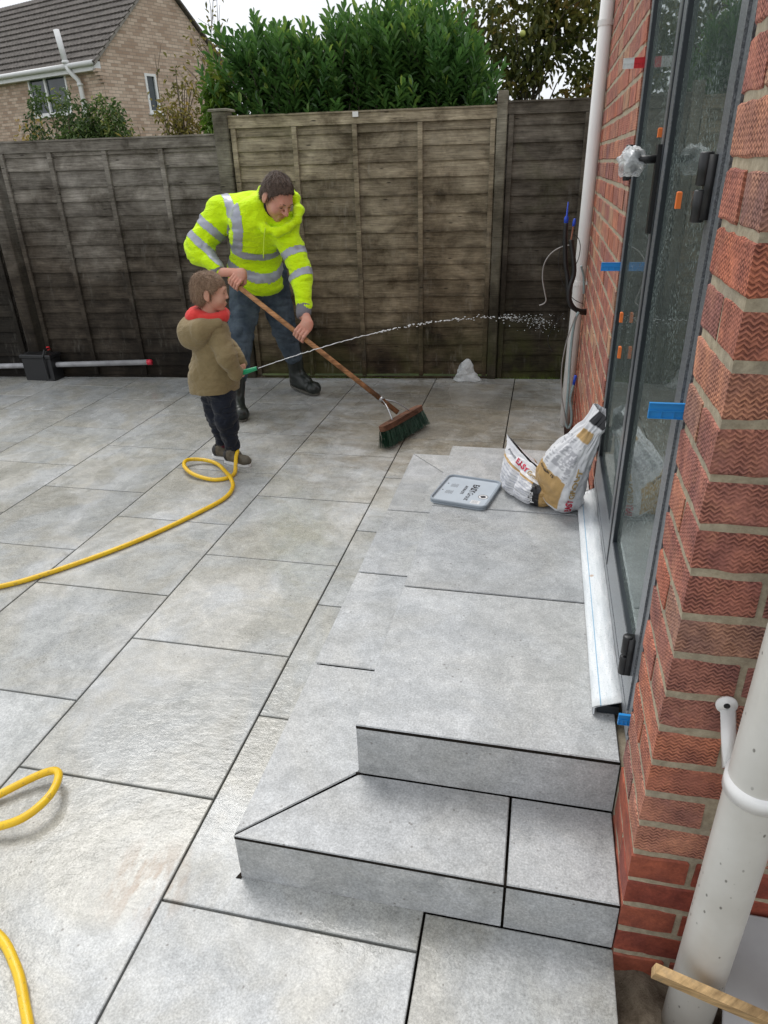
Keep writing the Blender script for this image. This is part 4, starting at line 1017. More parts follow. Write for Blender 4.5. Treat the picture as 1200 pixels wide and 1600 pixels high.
def hoodie(P):
    d = smin(TU(P), RU(P), .03); d = smin(d, LU(P), .028); d = smin(d, HU(P), .03)
    s_ = P@ax_
    W_ = P+.02*np.stack([vnoise(P, (8, 8, 8), 61), vnoise(P, (8, 8, 8), 62), vnoise(P, (8, 8, 8), 63)], -1)
    cr = (1-np.abs(vnoise(W_, (8, 8, 17), 2)))**5; cr2 = (1-np.abs(vnoise(W_, (17, 17, 30), 7)))**5
    d = d+.009*vnoise(W_, (7, 7, 15), 1)+.0045*vnoise(W_, (16, 16, 34), 12)+.0075*cr+.003*cr2-.002
    # hem gathers in
    hc = A_(-2.13, 3.62, .825)@ax_
    d = np.maximum(d, (hc-s_)*.9)
    # opening for neck and face
    op = cap(T_h+Rh@A_(0, .05, .05), T_h+Rh@A_(0, .0, -.08), .092, .064)(P)
    d = np.maximum(d, -op-.004)
    wR = A_(-.145, -.095, -.095); wR /= np.linalg.norm(wR)
    return d
hoodie.lo = A_(-2.58, 3.15, .62); hoodie.hi = A_(-1.62, 3.82, 1.46)
hv, hf_ = nets(hoodie, .0082, .01)
npmesh('sweatshirt', (hv, hf_), HIVIS, man)
cen = hv[hf_].mean(1)
dT, dR, dL, dH = TU(cen), RU(cen), LU(cen), HU(cen)
reg = np.argmin(np.stack([dT, dR, dL, dH], 1), 1)
s_ = cen@(A_(.34, -.43, .82)); lat = cen@A_(.8, .6, 0)
wob = .006*vnoise(cen, (12, 12, 12), 6)
def band(mask, name='reflective_band'):
    if mask.sum() > 5: v, f = submesh(hv, hf_, mask, .0022); npmesh(name, (v, f), REFL, man)
for sc_ in (-1.372, -1.492): band((reg == 0) & (np.abs(s_-sc_+wob) < .023))
for lc in (.322, .590): band((reg == 0) & (np.abs(lat-lc+.1*(s_+1.25)*(0)+wob*.5) < .024) & (s_ > -1.35) & (dH > .012))
def tpar(a, b, P): a, b = A_(*a), A_(*b); return ((P-a)@(b-a))/np.linalg.norm(b-a)
tr1 = tpar((-2.295, 3.565, 1.245), (-2.455, 3.485, 1.065), cen); tl = tpar((-1.865, 3.5, 1.15), (-1.745, 3.415, .9), cen)
for c in (.125, .235): band((reg == 1) & (np.abs(tr1-c+wob) < .024))
for c in (.165, .305): band((reg == 2) & (np.abs(tl-c+wob) < .023))
hz_ = A_(-2.13, 3.62, .825)@A_(.34, -.43, .82)
v_, f_ = submesh(hv, hf_, (reg == 0) & (s_ < hz_+.030), .0030); npmesh('hem_rib', (v_, f_), m_cloth('hivis_rib', (.42, .66, .004), (.55, .82, .006), 7, 300, .9, .3), man)
# cuffs, drawcord, hem rib
G().tube([(-2.295, 3.368, .932), (-2.262, 3.345, .910)], [.047, .040], 18).make('cuff', CUFF, man, True)
G().tube([(-1.701, 3.290, .722), (-1.6985, 3.262, .678), (-1.697, 3.25, .655)], [.049, .048, .041], 20).make('cuff', CUFF, man, True)
dts = [(-1.925, 3.335, 1.175), (-1.935, 3.325, 1.12), (-1.945, 3.325, 1.06), (-1.955, 3.33, 1.0)]
G().tube(spline(dts, 4), .0035, 6).make('drawcord', simple('cord_yellow', (.55, .75, .05), .8), man, True)
npmesh('shirt_collar', nets(cap(T_h+Rh@A_(0, -.01, -.075), T_h+Rh@A_(0, -.015, -.12), .058, .062), .008), DARKC, man)
# jeans
def jeans(P):
    L1 = union([cap((-2.20, 3.62, .80), (-2.215, 3.42, .49), .118, .088), cap((-2.215, 3.42, .49), (-2.215, 3.31, .26), .086, .068)], .03)(P)
    L2 = union([cap((-2.07, 3.70, .80), (-2.005, 3.70, .50), .122, .088), cap((-2.005, 3.70, .50), (-1.985, 3.78, .28), .086, .066)], .03)(P)
    d = smin(smin(L1, L2, .022), cap((-2.17, 3.655, .86), (-2.10, 3.68, .86), .155, .155)(P), .04)
    return d+.006*vnoise(P, (11, 11, 20), 9)+.012*(1-np.abs(vnoise(P, (12, 12, 26), 11)))**4-.003
jeans.lo = A_(-2.38, 3.2, .20); jeans.hi = A_(-1.85, 3.88, 1.02)
npmesh('jeans', nets(jeans, .0095, .01), JEAN, man)
def boot(top, ank, toe, r=.066):
    top, ank, toe = A_(*top), A_(*ank), A_(*toe); d = toe-ank; d[2] = 0; d /= np.linalg.norm(d); heel = ank-d*.035+A_(0, 0, -.055)
    pr = [cap(top, ank, r, .054), cap(heel, toe-A_(0, 0, .0), .040, .043), cap(ank, ank+(toe-ank)*.55, .052, .044), ell(toe, (.048, .052, .038))]
    def fn(P):
        q = union(pr, .03)(P)+.0025*vnoise(P, (14, 14, 34), 3)
        return np.maximum(q, (top[2]-.002-P[..., 2])*-1)
    fn.lo = np.min([p.lo for p in pr], 0); fn.hi = np.max([p.hi for p in pr], 0)
    b = npmesh('boot', nets(fn, .0075, .01), RUBBER, man)
    zb = min(heel[2], toe[2])-.040
    g = G(); n = 22; side = np.cross(d, A_(0, 0, 1)); ring = []
    L = np.linalg.norm(toe-heel)
    for k in range(n):
        a = 2*math.pi*k/n; ca, sa = math.cos(a), math.sin(a)
        u = (L/2+.047)*np.sign(ca)*abs(ca)**.7; w = (.041 if ca < 0 else .047)*np.sign(sa)*abs(sa)**.8
        c = (heel+toe)/2+d*u+side*w; t = (u/(L+.09)+.5); z = heel[2]*(1-t)+toe[2]*t-.040
        ring.append((c[0], c[1], z))
    v = [(x, y, z+.010) for x, y, z in ring]+[(x, y, z-.004) for x, y, z in ring]
    f = [list(range(n)), [n+k for k in range(n)][::-1]]+[[k, n+k, n+(k+1) % n, (k+1) % n] for k in range(n)]
    g.add(v, f); g.make('sole', SOLE, b)
boot((-2.215, 3.335, .36), (-2.225, 3.245, .105), (-2.145, 3.135, .046))
boot((-1.985, 3.775, .38), (-1.985, 3.835, .125), (-1.830, 3.74, .052))
# broom
br = empty('broom', (-1.02, 3.0, 0), 'long wooden handled broom with stiff green bristles held by the man', 'broom')
BWOOD = m_wood('broom_handle_wood', (.52, .27, .13), (.52, .27, .13), (.45, .20, .10), 1.0); BHEAD = m_wood('broom_head_wood', (.20, .095, .06), (.20, .095, .06), (.20, .095, .06), 1.0)
G().tube([bh0, bh0+hd*.004, bh1], [HANDLE_R*.8, HANDLE_R, HANDLE_R], 16).make('handle', BWOOD, br, True)
hA, hB = A_(-1.105, 2.775, .118), A_(-.950, 3.200, .118)
ex = hB-hA; BL = np.linalg.norm(ex); ex /= BL; ey = np.cross(A_(0, 0, 1), ex); tilt = .25
ez = A_(0, 0, 1)*math.cos(tilt)+ey*math.sin(tilt)*1.0; ey2 = np.cross(ez, ex)
MB = Matrix(((ex[0], ey2[0], ez[0], hA[0]), (ex[1], ey2[1], ez[1], hA[1]), (ex[2], ey2[2], ez[2], hA[2]), (0, 0, 0, 1)))
g = G(); pl = []
for k in range(28):
    a = 2*math.pi*k/28; pl.append((BL/2+(BL/2)*np.sign(math.cos(a))*abs(math.cos(a))**.35, .034*np.sign(math.sin(a))*abs(math.sin(a))**.45))
g.prism(pl, -.016, .016, MB); g.make('head_block', BHEAD, br)
g = G()
r_ = random.Random(3)
for i in range(34):
    for j in range(5):
        cx = .012+(BL-.024)*i/33; cyy = -.024+.012*j
        for q in range(5):
            bx, by = cx+r_.uniform(-.004, .004), cyy+r_.uniform(-.003, .003)
            sp = (bx-BL/2)*.12; tx, ty = bx+sp+r_.gauss(0, .004), by*1.45+r_.gauss(0, .004); w = .0016; ll = -.112+r_.uniform(-.006, .006)
            mx_, my_ = (bx+tx)/2+r_.gauss(0, .002), (by+ty)/2
            v = [MB @ Vector(p) for p in ((bx-w, by, -.014), (bx+w, by, -.014), (mx_+w, my_, -.06), (mx_-w, my_, -.06), (tx+w*.8, ty, ll), (tx-w*.8, ty, ll), (bx, by+w, -.014), (mx_, my_+w, -.06), (tx, ty+w, ll))]
            g.add([tuple(p) for p in v], [[0, 1, 2, 3], [3, 2, 4, 5], [1, 6, 7, 2], [2, 7, 8, 4]])
GB = simple('green_bristle', (.010, .055, .028), .5, var=.5, sc=60); o = g.make('bristles', GB, br)
for s_y in (-1, 1):
    a = MB @ Vector((BL/2+s_y*.10, 0, .017)); b = Vector(bh1-hd*.13); mid = (a+b)/2+Vector((0, 0, .02))
    G().tube(spline([a, mid, b], 6), .0042, 8).make('stay', simple('galvanised', (.35, .35, .36), .35, .8), br, True)
g = G(); c0 = Vector(bh1-hd*.14); c1 = Vector(bh1-hd*.12); g.tube([c0, c1], HANDLE_R+.003, 14); g.make('stay_collar', simple('collar_metal', (.3, .3, .3), .4, .8), br, True)
# ------------------------------------------------------------------ boy
boy = empty('person', (-1.95, 2.5, 0), 'small boy seen from behind in a khaki hooded coat, red hood, dark joggers and trainers', 'person')
T_b = A_(-1.928, 2.485, .930); Rb = frame((.93, .30, -.10), (.05, .0, 1))
bp_, bhair, tfb = head_parts(T_b, Rb, .86, True)
bneck = nets(cap(T_b+A_(-.012, -.004, -.04), (-1.955, 2.49, .77), .042, .05), .007)
bcore = nets(union([cap((-1.96, 2.49, .73), (-1.98, 2.5, .45), .085, .085), cap((-2.0, 2.51, .44), (-1.99, 2.5, .08), .04, .025), cap((-1.93, 2.46, .44), (-1.915, 2.455, .08), .04, .025),
    *chain([(-1.90, 2.44, .74), (-1.845, 2.40, .60), (-1.815, 2.44, .515)], [.03, .026, .02]), *chain([(-2.0, 2.58, .74), (-1.93, 2.64, .60), (-1.84, 2.58, .52)], [.03, .026, .02])], .02), .011)
noz0, noz1 = A_(-1.795, 2.452, .520), A_(-1.705, 2.462, .546); nd = (noz1-noz0)/np.linalg.norm(noz1-noz0)
X = nd; z = A_(-.35, -.1, .55); z -= X*(z@X); z /= np.linalg.norm(z); y = np.cross(z, X)
if y[1] > 0: X = -X; y = np.cross(z, X)
bh_ = hand_grip(noz0-nd*.012+A_(0, 0, -.004), np.stack([X, y, z], 1), .60, .018)
bh2 = hand_grip(noz0-nd*.06+A_(-.01, .03, 0), np.stack([-X, -y, z], 1), .60, .018)
npmesh('body', joinm(bp_+[bneck, bcore, bh_, bh2]), SKIN_C, boy)
npmesh('hair', bhair, HAIR_C, boy); face_bits(tfb, boy, HAIR_C, .8, True)
cT = union([cap((-1.965, 2.495, .715), (-1.985, 2.50, .47), .108, .128, (.8, .6, 0), .92), cap((-1.985, 2.50, .47), (-1.99, 2.50, .36), .130, .138), cap((-2.03, 2.55, .745), (-1.90, 2.44, .745), .062, .062)], .05)
cR = union(chain([(-1.895, 2.430, .735), (-1.835, 2.395, .615), (-1.812, 2.425, .525)], [.060, .052, .043]), .03)
cL = union(chain([(-2.03, 2.565, .735), (-1.94, 2.65, .60), (-1.86, 2.60, .54)], [.058, .050, .042]), .03)
def coat(P):
    d = smin(cT(P), smin(cR(P), cL(P), .01), .016)
    d = d+.007*vnoise(P, (12, 12, 9), 21)+.0055*(1-np.abs(vnoise(P+.02*vnoise(P, (9, 9, 9), 26)[..., None], (11, 11, 20), 22)))**5+.004*vnoise(P, (20, 20, 34), 27)-.001+.002*vnoise(P, (50, 50, 50), 25)
    d = np.maximum(d, (.400+.012*np.sin(P[..., 0]*9)-P[..., 2]))
    d = np.maximum(d, -(cap((-1.945, 2.49, .83), (-1.945, 2.49, .77), .062, .055)(P)))
    return d
coat.lo = A_(-2.16, 2.28, .38); coat.hi = A_(-1.75, 2.72, .82)
npmesh('coat', nets(coat, .0062, .008), COAT, boy)
def chd(P):
    d = union([cap((-2.045, 2.425, .745), (-1.955, 2.375, .755), .062, .058), ell((-2.015, 2.405, .715), (.082, .060, .070)), cap((-2.06, 2.46, .775), (-2.02, 2.60, .80), .042, .035), cap((-1.955, 2.385, .775), (-1.87, 2.41, .790), .040, .026)], .04)(P)
    d = d+.004*vnoise(P, (16, 16, 16), 31)+.004*np.abs(vnoise(P, (30, 30, 14), 32))
    return d
chd.lo = A_(-2.13, 2.30, .62); chd.hi = A_(-1.83, 2.66, .85)
npmesh('coat_hood', nets(chd, .0062, .008), COAT, boy)
def rhd(P):
    pts = [A_(-1.955, 2.488, .818)+A_(.078*math.cos(a), .072*math.sin(a), .012*math.sin(a*1)-.010*math.cos(a)) for a in np.linspace(0, 2*math.pi, 11)[:-1]]
    d = union([cap(pts[i], pts[(i+1) % 10], .027, .027) for i in range(10)]+[ell((-2.005, 2.455, .815), (.060, .060, .040))], .03)(P)
    d = d+.004*vnoise(P, (20, 20, 20), 41)+.0045*np.abs(vnoise(P, (34, 34, 18), 42))
    return np.maximum(d, -(cap((-1.935, 2.49, .87), (-1.935, 2.49, .80), .052, .046)(P)))
rhd.lo = A_(-2.09, 2.38, .76); rhd.hi = A_(-1.84, 2.60, .88)
npmesh('red_hood', nets(rhd, .0055, .008), RLIN, boy)
g = G(); n = 36
for i in range(n):
    a = 2*math.pi*i/n
    for z, rr in ((.412, 1.0), (.4175, 1.0)): g.v.append((-1.988+.139*math.cos(a)*rr, 2.50+.137*math.sin(a)*rr, z))
def trs(P):
    d = smin(union([cap((-2.005, 2.515, .42), (-1.998, 2.505, .25), .078, .064), cap((-1.998, 2.505, .25), (-1.988, 2.495, .115), .060, .042)], .02)(P),
             union([cap((-1.935, 2.465, .42), (-1.918, 2.45, .25), .078, .064), cap((-1.918, 2.45, .25), (-1.905, 2.445, .105), .062, .045)], .02)(P), .012)
    d = smin(d, cap((-1.97, 2.49, .46), (-1.97, 2.49, .44), .10, .10)(P), .03)
    return d+.0055*vnoise(P, (16, 16, 26), 51)+.010*(1-np.abs(vnoise(P, (15, 15, 34), 52)))**4-.003
trs.lo = A_(-2.12, 2.36, .07); trs.hi = A_(-1.83, 2.62, .52)
npmesh('trousers', nets(trs, .0062, .008), NAVY, boy)
for (x, y) in ((-1.989, 2.495), (-1.905, 2.445)):
    G().tube([(x, y, .05), (x, y, .12)], [.026, .030], 14).make('sock', MAROON, boy, True)
SHOEM = simple('trainer_khaki', (.10, .085, .06), .7, var=.3, sc=40); SHOEB = simple('trainer_black', (.012, .012, .012), .5)
def trainer(ax0, ay0, dirv, lift=0):
    d = A_(*dirv, 0); d /= np.linalg.norm(d); s = np.cross(d, A_(0, 0, 1)); a = A_(ax0, ay0, 0)
    Rm = np.stack([s, d, A_(0, 0, 1)], 1)
    def fn(P):
        Q = (P-a)@Rm
        q = union([cap((0, -.035, .038), (0, .075, .032), .030, .028), cap((0, -.030, .055), (0, -.012, .070), .030, .030), ell((0, .080, .030), (.031, .040, .024))], .018)(Q)
        q = np.maximum(q, .010-Q[..., 2]); return np.maximum(q, -(cap((0, -.018, .10), (0, -.018, .06), .024, .022)(Q)))
    fn.lo = a+A_(-.13, -.13, 0); fn.hi = a+A_(.13, .13, .11)
    v, f = nets(fn, .0046, .006); sh = npmesh('trainer', (v, f), SHOEM, boy)
    c = (v[f].mean(1)-a)@Rm; v2, f2 = submesh(v, f, c[:, 1] < -.028, .0012); npmesh('heel_patch', (v2, f2), SHOEB, sh)
    g = G(); ring = []
    for k in range(24):
        t = 2*math.pi*k/24; u = .020+.092*np.sign(math.cos(t))*abs(math.cos(t))**.8; w = .033*np.sign(math.sin(t))*abs(math.sin(t))**.7
        p = a+d*u+s*w; ring.append((p[0], p[1]))
    area = sum(ring[i][0]*ring[(i+1) % 24][1]-ring[(i+1) % 24][0]*ring[i][1] for i in range(24))
    g.prism(ring if area > 0 else ring[::-1], .001, .017); g.make('shoe_sole', WHITEP, sh)
    for q in range(3):
        yq = .012+q*.016; P = [a+Rm@A_(x, yq, .064-q*.006-abs(x)*.35) for x in (-.02, 0, .02)]; G().tube(P, .0022, 6).make('shoe_lace', SHOEB, sh, True)
trainer(-1.988, 2.490, (.95, -.12)); trainer(-1.892, 2.425, (.96, -.30))
nz_ = empty('hose_nozzle', noz0, 'green hose nozzle in the boy\'s hand with a jet of water leaving it', 'nozzle')
GRN = simple('green_plastic', (.0, .30, .12), .4, var=.08)
G().tube([noz0-nd*.05, noz0-nd*.02, noz0+nd*.03, noz1-nd*.004, noz1], [.013, .0145, .0135, .0105, .008], 14).make('nozzle_body', GRN, nz_, True)
G().tube([noz1-nd*.001, noz1+nd*.004], [.0085, .0085], 14).make('nozzle_ring', BLACKPL, nz_, True)
# water jet
WAT = M('water_spray', .08, .6); WAT.color((.82, .85, .87)); WAT.b.inputs['Alpha'].default_value = .92; WAT = WAT.m
sp_ = [(0, .545), (.13, .575), (.28, .597), (.45, .606), (.58, .592), (.71, .560), (.84, .512), (1.0, .43)]
def jp(s):
    z = np.interp(s, [a for a, b in sp_], [b for a, b in sp_]); return A_(-1.70+1.5*s, 2.462+1.898*s, z)
ss = np.linspace(0, 1, 60); zz = np.polyfit([a for a, b in sp_], [b for a, b in sp_], 3)
jp = lambda s: A_(-1.705+1.505*s, 2.462+1.898*s, np.polyval(zz, s))
g = G(); js = np.linspace(0, .36, 60)
g.tube([jp(s)+rng.normal(0, .0012, 3)*min(1, s*8) for s in js], [.0017+.0013*rng.random()*min(1, s*8) for s in js], 6)
for s in np.arange(.34, 1.0, .0052):
    n = 1 if s < .8 else 3
    for q in range(n):
        sp = .004+.028*max(0, s-.55)**1.2*1.6; p = jp(s+rng.normal(0, .002))+rng.normal(0, 1, 3)*sp
        if p[1] < fy(p[0])-.05: 
            r0 = rng.uniform(.0016, .0042)*(1 if s < .85 else .7); dirj = (jp(min(1, s+.01))-jp(s)); dirj /= np.linalg.norm(dirj); L = rng.uniform(.2, 1.6)*r0*2
            g.tube([p-dirj*(L+r0), p-dirj*L*.5, p+dirj*L*.5, p+dirj*(L+r0)], [r0*.15, r0, r0, r0*.15], 6)
for q in range(70):
    p = A_(rng.normal(-.25, .07), 0, rng.normal(.43, .035)); p[1] = fy(p[0])-.05-abs(rng.normal(0, .03)); g.sphere(p, rng.uniform(.0015, .0042), 6, 4)
o = g.make('water_spray', WAT, None, True, origin=(-1.70, 2.46, .43)); tag(o, 'thin arc of water breaking into drops from the nozzle to the fence', kind='stuff')
# ------------------------------------------------------------------ yellow hose
HR = .0108
hp1 = [tuple(noz0-nd*.045), tuple(noz0-nd*.10+A_(0, .05, -.03)), (-1.93, 2.66, .42), (-1.98, 2.66, .28), (-1.98, 2.62, .14), (-1.925, 2.53, .085), (-1.872, 2.44, .075), (-1.858, 2.385, .060), (-1.840, 2.33, .04), (-1.822, 2.26, HR), (-1.845, 2.19, HR), (-1.92, 2.165, HR+.002), (-2.04, 2.20, HR+.012),
       (-2.125, 2.275, HR+.022), (-2.145, 2.355, HR+.022), (-2.075, 2.395, HR+.012), (-1.975, 2.37, HR+.004), (-1.875, 2.27, HR+.001), (-1.80, 2.165, HR+.018), (-1.752, 2.08, HR+.006), (-1.745, 1.96, HR), (-1.80, 1.80, HR), (-1.90, 1.58, HR), (-2.03, 1.36, HR), (-2.20, 1.14, HR), (-2.317, 1.03, HR),
       (-2.60, .84, HR), (-2.95, .62, HR), (-3.05, .30, HR), (-2.80, .05, HR), (-2.3, -.05, HR), (-1.85, -.03, HR), (-1.58, .0, HR+.01), (-1.496, .019, HR+.02), (-1.435, .055, HR+.03), (-1.412, .125, HR+.035), (-1.440, .195, HR+.03), (-1.490, .195, HR+.02), (-1.573, .115, HR+.008), (-1.68, -.02, HR), (-1.66, -.14, HR), (-1.50, -.18, HR),
       (-1.326, -.205, HR), (-1.23, -.258, HR), (-1.16, -.32, HR), (-1.10, -.385, HR), (-1.02, -.52, HR), (-.95, -.8, HR), (-.9, -1.2, HR)]
hm = M('yellow_hose', .3, .5); hn_ = hm.noise(hm.pos, 60, 4, .7); hc_ = hm.mix(hm.rng(hm.noise(hm.pos, 9, 3), .3, .7), (.74, .44, .008), (.86, .56, .014)); hc_ = hm.mix(hm.math('MULTIPLY', hm.rng(hn_, .58, .66), .6), hc_, (.28, .19, .06)); hm.color(hc_); hm.bump(hm.noise(hm.vec(hm.pos, (1, 1, 1)), 420, 2, .5), .35, .002)
o = G().tube(spline(hp1, 10), HR, 14).make('garden_hose', hm.m, None, True, origin=(-1.85, 1.8, 0)); tag(o, 'bright yellow garden hose looping across the slabs from behind the boy', 'hose')
# ------------------------------------------------------------------ tub lid
def text_mesh(s, size, bold=0.0, sx=1.0):
    cu = bpy.data.curves.new('t', 'FONT'); cu.body = s; cu.size = size; cu.offset = bold; cu.align_x = 'CENTER'; cu.align_y = 'CENTER'; cu.resolution_u = 3
    o = bpy.data.objects.new('t', cu); COL.objects.link(o); dg = bpy.context.evaluated_depsgraph_get(); dg.update()
    me = bpy.data.meshes.new_from_object(o.evaluated_get(dg)); v = [(p.co.x*sx, p.co.y) for p in me.vertices]; f = [list(p.vertices) for p in me.polygons]
    bpy.data.objects.remove(o); return v, f
INK = simple('ink_black', (.015, .015, .02), .6); INKR = simple('ink_red', (.55, .01, .05), .5); INKG = simple('ink_gold', (.42, .28, .10), .5); INKW = simple('ink_white', (.7, .7, .7), .5); INKGR = simple('ink_grey', (.16, .17, .19), .6)
LIDC = Vector((-.485, 1.575, z2)); La = Vector((.035, .99, 0)).normalized()*1; Ldir1 = Vector((.20, .98, 0)).normalized(); Ldir2 = Vector((.98, -.20, 0)).normalized()
Lx, Ly = .116, .128
def lidM(): return Matrix(((Ldir2.x, Ldir1.x, 0, LIDC.x), (Ldir2.y, Ldir1.y, 0, LIDC.y), (0, 0, 1, LIDC.z), (0, 0, 0, 1)))
LM = lidM()
lid = empty('tub_lid', LIDC, 'grey square plastic tub lid lying on the upper step with black lettering', 'lid')
def rr(hx, hy, r, n=6):
    out = []
    for (sx, sy, a0) in ((1, 1, 0), (-1, 1, 90), (-1, -1, 180), (1, -1, 270)):
        for k in range(n+1):
            a = math.radians(a0+90*k/n); out.append((sx*(hx-r)+r*math.cos(a), sy*(hy-r)+r*math.sin(a)))
    return out
prof = [(0.0, .0012, 0), (.0, .0075, 0), (-.003, .0078, 0), (-.003, .0105, 0), (.0, .0108, 0), (.0, .0178, 0), (-.0022, .0195, 0), (-.0055, .0195, 0), (-.0075, .0175, 0), (-.0085, .0125, 0), (-.013, .0115, 0)]
g = G(); n = 28
for (o_, z, _) in prof: g.v += [tuple(LM @ Vector((x, y, z))) for x, y in rr(Lx+o_, Ly+o_, .030+o_)]
for i in range(len(prof)-1): g.f += [[i*n+k, i*n+(k+1) % n, (i+1)*n+(k+1) % n, (i+1)*n+k] for k in range(n)]
g.f += [[(len(prof)-1)*n+k for k in range(n)], list(range(n))[::-1]]
LIDM = simple('lid_grey', (.30, .34, .38), .3, var=.05); g.make('lid_rim', LIDM, lid)
gp_ = G(); gp_.prism(rr(Lx-.0135, Ly-.0135, .0165), .0100, .0119, LM); gp_.make('lid_panel', simple('lid_panel_grey', (.45, .50, .55), .35, var=.06), lid)
def lidprint(name, vf, mat, cx, cy, rot=-90, z=.0122):
    a = math.radians(rot); v = [tuple(LM @ Vector((cx+x*math.cos(a)-y*math.sin(a), cy+x*math.sin(a)+y*math.cos(a), z))) for x, y in vf[0]]; mesh(name, v, vf[1], mat, lid)
lidprint('lettering', text_mesh('EASY', .036, .0014, .95), INK, .022, .033)
lidprint('lettering', text_mesh('Grout', .031, .0004, .95), INK, .022, -.045)
lidprint('lettering', text_mesh('ANTHRACITE', .0165, .0005, .8), INK, -.012, .008)
def disc(r, n=20, r0=0):
    if r0 == 0: return [(r*math.cos(2*math.pi*k/n), r*math.sin(2*math.pi*k/n)) for k in range(n)], [list(range(n))]
    v = [(q*math.cos(2*math.pi*k/n), q*math.sin(2*math.pi*k/n)) for q in (r, r0) for k in range(n)]; return v, [[k, (k+1) % n, n+(k+1) % n, n+k] for k in range(n)]
lidprint('emblem_disc', disc(.0195), INKW, .078, -.030, 0, .0121); lidprint('emblem_ring', disc(.020, 24, .0180), INK, .078, -.030, 0, .0124); lidprint('emblem_bell', ([(-.010, -.008), (.0, -.0105), (.010, -.008), (.010, .003), (.006, .010), (-.004, .0105), (-.009, .006)], [list(range(7))]), INK, .078, -.030, -60, .0126)
lidprint('sticker', ([(-.018, -.015), (.018, -.015), (.018, .015), (-.018, .015)], [[0, 1, 2, 3]]), INKW, .062, -.085, 0)
for j in range(4): lidprint('sticker_line', ([(-.014, -.0006), (.010, -.0006), (.010, .0008), (-.014, .0008)], [[0, 1, 2, 3]]), INKGR, .062, -.095+j*.006, 0, .0125)
for (cx, cyy) in ((-.060, .035), (-.062, -.030)):
    for j in range(6): lidprint('small_print', ([(-.0165+.002*(j % 3), -.0011), (.0165-.003*(j % 2), -.0011), (.0165-.003*(j % 2), .0011), (-.0165+.002*(j % 3), .0011)], [[0, 1, 2, 3]]), INKGR, cx+.012-j*.0052, cyy)
    lidprint('emblem_dot', disc(.0035, 8), INK, cx-.032, cyy+.012, 0)
# ------------------------------------------------------------------ grout bags
def m_bag(name, stops):
    m = M(name, .38, .4); q = m.sep(m.obj)
    m.color((.72, .72, .72)); n = m.noise(m.obj, 22, 5, .65)
    at = m.n('ShaderNodeAttribute'); at.attribute_name = 'bagcol'
    col = m.mix(m.rng(n, .35, .7), at.outputs['Color'], m.mix(1., at.outputs['Color'], (.82, .82, .84), 'MULTIPLY'))
    # faint rows of grey small print
    m.color(col); m.bump(m.noise(m.obj, 55, 4, .6), .35, .004); return m.m
BAGM = m_bag('bag_plastic', 0)
def bag(name, fn, label, nt=110, na=150, colfn=None, group=None):
    P = np.empty((nt+1, na, 3)); Cc = np.empty((nt+1, na, 4))
    for i in range(nt+1):
        for k in range(na):
            t, a = i/nt, k/na; P[i, k] = fn(t, a); Cc[i, k] = (*colfn(t, a), 1)
    f = [[i*na+k, i*na+(k+1) % na, (i+1)*na+(k+1) % na, (i+1)*na+k] for i in range(nt) for k in range(na)]
    V = P.reshape(-1, 3); base = empty(name, (V[:, 0].mean(), V[:, 1].mean(), V[:, 2].min()), label, 'bag', group)
    o = mesh('bag_skin', V, f, BAGM, base, True); at = o.data.attributes.new('bagcol', 'FLOAT_COLOR', 'POINT'); at.data.foreach_set('color', Cc.reshape(-1).astype(np.float32))
    return base
def bag_text(base, fn, vf, mat, mp, lift=.0022, name='lettering'):
    V = []
    for x, y in vf[0]:
        t, a = mp(x, y); p = fn(t, a % 1); q1 = fn(t+.006, a % 1)-p; q2 = fn(t, (a+.006) % 1)-p; n = np.cross(q2, q1); n /= max(1e-9, np.linalg.norm(n))
        c = (fn(t, (a+.5) % 1)+p)/2
        if n@(p-c) < 0: n = -n
        V.append(p+n*lift)
    mesh(name, V, vf[1], mat, base)
nv3 = lambda x, y, z: noise.noise((x, y, z))
WH, TAN, BLK, GRY = (.74, .74, .75), (.52, .33, .13), (.012, .012, .014), (.42, .42, .44)
# bag leaning on the door
def bagB(t, a):
    th = 2*math.pi*a
    c = A_(-.118, 1.560, z2+.002)*(1-t)+A_(-.006, 1.44, .715)*t; c = c+A_(-.055, -.035, -.02)*math.sin(math.pi*min(1, t))*1.0
    w = np.interp(t, [0, .04, .12, .35, .6, .78, .88, .94, 1.0], [.02, .062, .092, .104, .084, .052, .032, .036, .046]); d = np.interp(t, [0, .04, .12, .4, .7, .85, 1], [.02, .055, .078, .072, .045, .020, .012])
    e1 = A_(.62, -.70, -.35)*-1; e1 /= np.linalg.norm(e1); axd = A_(.114, -.145, .43); axd /= np.linalg.norm(axd); e1 -= axd*(e1@axd); e1 /= np.linalg.norm(e1); e2 = np.cross(axd, e1)
    ca, sa = math.cos(th), math.sin(th); p = c+e1*w*np.sign(ca)*abs(ca)**.85+e2*d*np.sign(sa)*abs(sa)**.8
    nn = .010*nv3(t*5, ca*1.5, sa*1.5+4)+.008*abs(nv3(t*9+3, ca*3, sa*3))+.006*abs(nv3(t*4, th*3.2 if th < math.pi else (2*math.pi-th)*3.2, 2))*(.4+t)
    out = p-c; L = np.linalg.norm(out); p = p+out/max(L, 1e-6)*nn*min(1, t*8)
    if p[0] > .0: p[0] = min(p[0], -.001-.002*abs(nv3(t*9, a*7, 1)))
    if p[2] < z2+.003: p[2] = z2+.003
    return p
